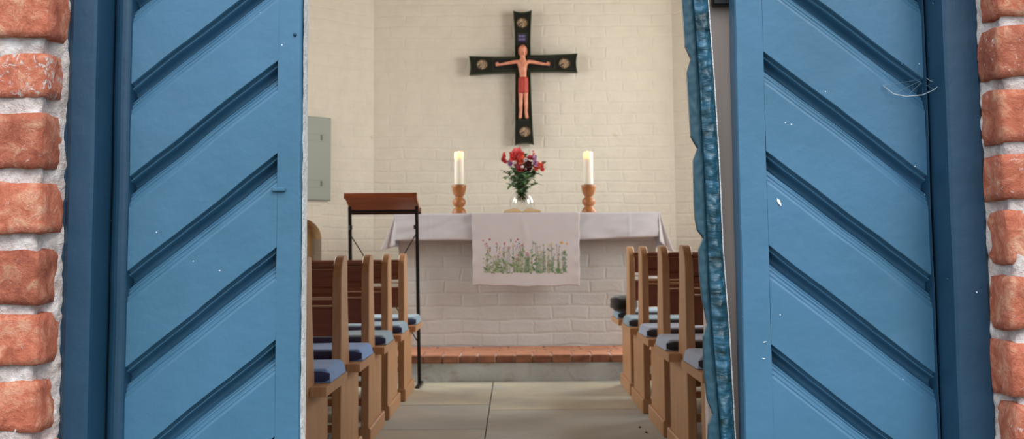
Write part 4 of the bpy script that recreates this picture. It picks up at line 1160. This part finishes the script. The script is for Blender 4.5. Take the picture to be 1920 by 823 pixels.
# ------------------------------------------------------------------ pews
S = .85; PL = 1.55
def pew_parts(s, root):
    """s=-1 left-hand pews; local x=0 is the aisle face, +y towards the altar; pew extends to s*PL"""
    def bb(name, x0, x1, y0, y1, z0, z1, mat, bev=.004, par=None):
        bm = bmesh.new(); a, b = sorted((s*x0, s*x1)); box(bm, a, b, y0, y1, z0, z1, 0, bev); return link_bm(name, bm, mat, par or root)
    for x in (0, PL-.035):
        bm = bmesh.new()
        prof = [(0, 0), (.0, .40), (.0, .775)] + [(.125*(1-math.cos(a)), .775 + .11*math.sin(a)) for a in [PI/2*k/10 for k in range(1, 11)]] + [(.165, .885), (.176, .875), (.190, .72), (.25, .47), (.27, .40), (.27, 0)]
        prism(bm, prof, s*x, s*(x+.036), 'X'); 
        bmesh.ops.bevel(bm, geom=[e for e in bm.edges if e.calc_length() > .03 or e.verts[0].co.z > .7], offset=.003, segments=1, affect='EDGES', clamp_overlap=True)
        link_bm('end_post', bm, M['oak'], root)
        sp_ = bb('side_panel', x+.004, x+.030, .271, .60, .02, .402, M['oak'])
        bb('plinth', x-.010, x+.046, -.008, .64, 0, .075, M['oak'], .005)
    bb('top_rail', .036, PL-.036, .010, .058, .835, .848, M['oak_h'], .002)
    bb('top_lit_line', .036, PL-.036, .014, .058, .827, .832, M['oak_lit_edge_rail'], .001)  # thin pale strip painted in for light on the top edge
    bb('upper_back_board', .036, PL-.036, .024, .044, .757, .835, M['oak_h'], .002)
    bb('book_ledge', .036, PL-.036, .010, .050, .728, .757, M['oak_h'])
    bb('lower_lit_edge', .036, PL-.036, .018, .056, .705, .710, M['oak_lit_edge_rail'], .001)  # this strip and the next paint lit board edges in lighter oak
    bb('lower_lit_edge', .036, PL-.036, .016, .056, .677, .684, M['oak_lit_edge_rail'], .001)
    bb('lower_back_board', .036, PL-.036, .030, .05, .56, .677, M['oak_h'], .002)
    # seat notched round the post
    bm = bmesh.new()
    prism(bm, [(s*-.056, .150), (s*-.056, .70), (s*(PL-.04), .70), (s*(PL-.04), .06), (s*.037, .06), (s*.037, .272), (s*-.001, .272), (s*-.001, .150)], .404, .438, 'Z')
    link_bm('seat', bm, M['oak'], root)
    bb('foot_rail', .03, PL-.03, .50, .53, .265, .295, M['oak_lit_edge_rail']); bb('foot_rail', .03, PL-.03, .10, .13, .165, .195, M['oak_lit_edge_rail'])
def copy_tree(root):
    r = root.copy(); COL.objects.link(r)
    for ch in root.children:
        c = ch.copy(); COL.objects.link(c); c.parent = r
    return r
postL = [(568, 4.14), (640, 5.0), (692, 5.87), (727.6, 6.70), (758, 7.50)]
postR = [(0, 4.33), (1285, 5.18), (1242, 6.02), (1204, 6.88), (1180, 7.71)]
names = ['first and nearest to the door', 'second from the door', 'third from the door', 'fourth from the door', 'last before the altar step']
mats_c = {-1: ['cushion_blue', 'cushion_blue', 'cushion_haze_pale', 'cushion_haze_pale', 'cushion_haze_pale'], 1: ['cushion_sheen_grey', 'cushion_sheen_grey', 'cushion_sheen_grey', 'cushion_haze_pale', 'cushion_haze_pale']}  # same blue cushions, tints painted by how light reaches each row
for s, posts, side in ((-1, postL, 'left'), (1, postR, 'right')):
    proto = None
    for i, (px, Y) in enumerate(posts):
        X = P(px, 540, Y).x if px else .722
        if proto is None:
            proto = r = empty('church_pew', (X, Y, 0)); pew_parts(s, r)
        else:
            r = copy_tree(proto); r.location = (X, Y, 0)
        kz = .985 if s < 0 else 1.022; r.scale = (1, 1, kz)
        tag(r, 'waxed oak church pew in the %s row, %s' % (side, names[i]), 'pew', 'oak pews of the %s row' % side)
        # seat cushion
        c = empty('seat_cushion', (X, Y, .4385*kz), label='flat cushion, tinted %s to match its light, on the %s pew, %s' % ('pale grey blue' if 'pale' in mats_c[s][i] else ('light blue' if s < 0 else 'pale grey'), side, names[i]), cat='cushion', group='cushions on the %s pews' % side)
        black = (s > 0 and i == 4)
        x0, x1, y0, y1 = -.052, PL-.06, .285, .692
        bm = bmesh.new(); NN = 26
        th = .048
        def cu(u, v):
            # rounded cushion top: u along the pew, v across
            x = x0 + (x1-x0)*u; y = y0 + (y1-y0)*v
            e1 = min(x-x0, x1-x)/.026; e2 = min(y-y0, y1-y)/.022
            k1 = 1-(1-min(1, e1))**2.2; k2 = 1-(1-min(1, e2))**2.2
            z = .001 + (th-.001)*math.sqrt(max(0, k1*k2)) + .003*noise.noise((x*6, y*9, i*3+s))
            return (s*x, y, z)
        us = sorted({0, .006, .014, .024, .036, .05, .1, .2, .35, .5, .65, .8, .9, .95, .97, .985, 1}); vs_ = [0, .012, .03, .055, .085, .12, .18, .26, .34, .42, .5, .58, .66, .74, .82, .88, .915, .945, .97, .988, 1]
        g = [[bm.verts.new(cu(u, v)) for v in vs_] for u in us]
        for a in range(len(us)-1):
            for b in range(20):
                f = bm.faces.new((g[a][b], g[a+1][b], g[a+1][b+1], g[a][b+1])); f.smooth = True
        recalc(bm)
        if sum(f.normal.z for f in bm.faces) < 0: bmesh.ops.reverse_faces(bm, faces=bm.faces)
        link_bm('cover', bm, M[mats_c[s][i]], c)
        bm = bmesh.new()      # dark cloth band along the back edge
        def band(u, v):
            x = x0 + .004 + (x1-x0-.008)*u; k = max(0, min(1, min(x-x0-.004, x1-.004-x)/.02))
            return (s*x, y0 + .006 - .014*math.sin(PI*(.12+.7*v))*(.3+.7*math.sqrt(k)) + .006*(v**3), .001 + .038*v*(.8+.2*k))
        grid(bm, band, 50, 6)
        recalc(bm)
        if sum(f.normal.y*f.calc_area() for f in bm.faces) > 0: bmesh.ops.reverse_faces(bm, faces=bm.faces)
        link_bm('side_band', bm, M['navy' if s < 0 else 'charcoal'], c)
# dark rolled cushion on the last right pew
X, Y = P(1180, 540, 7.71).x, 7.71
bm = bmesh.new(); bmesh.ops.create_uvsphere(bm, u_segments=24, v_segments=16, radius=1)
for v_ in bm.verts:
    q = v_.co; sx = math.copysign(abs(q.x)**.6, q.x); sy = math.copysign(abs(q.y)**.7, q.y); sz = math.copysign(abs(q.z)**.65, q.z)
    v_.co = Vector((sx*.085, sy*.16, sz*.052)) + noise.noise_vector(q*2)*.008
o = link_bm('bag', bm, fabric('black_felt', srgb(40, 40, 42), srgb(28, 28, 30)), None, True); o.location = (X - .0, Y+.40, .438+.048+.055)
tag(o, 'small black soft bag lying on the aisle end of the last right pew', 'bag')
# crumbs on the floor
for px, py, lab in ((1199.7, 796.5, 'farther'), (1211.5, 806, 'nearer')):
    yy = 2340*.89/(py-468); p = P(px, py, yy); bm = bmesh.new(); bmesh.ops.create_icosphere(bm, subdivisions=2, radius=.007)
    for v_ in bm.verts: v_.co += noise.noise_vector(v_.co*300)*.002; v_.co.z *= .6
    o = link_bm('pebble', bm, simple('dark_pebble', srgb(52, 40, 34), .8), None, True); o.location = (p.x, p.y, .004)
    tag(o, 'tiny dark pebble on the aisle floor by the right pews, the %s of two' % lab, 'pebble')
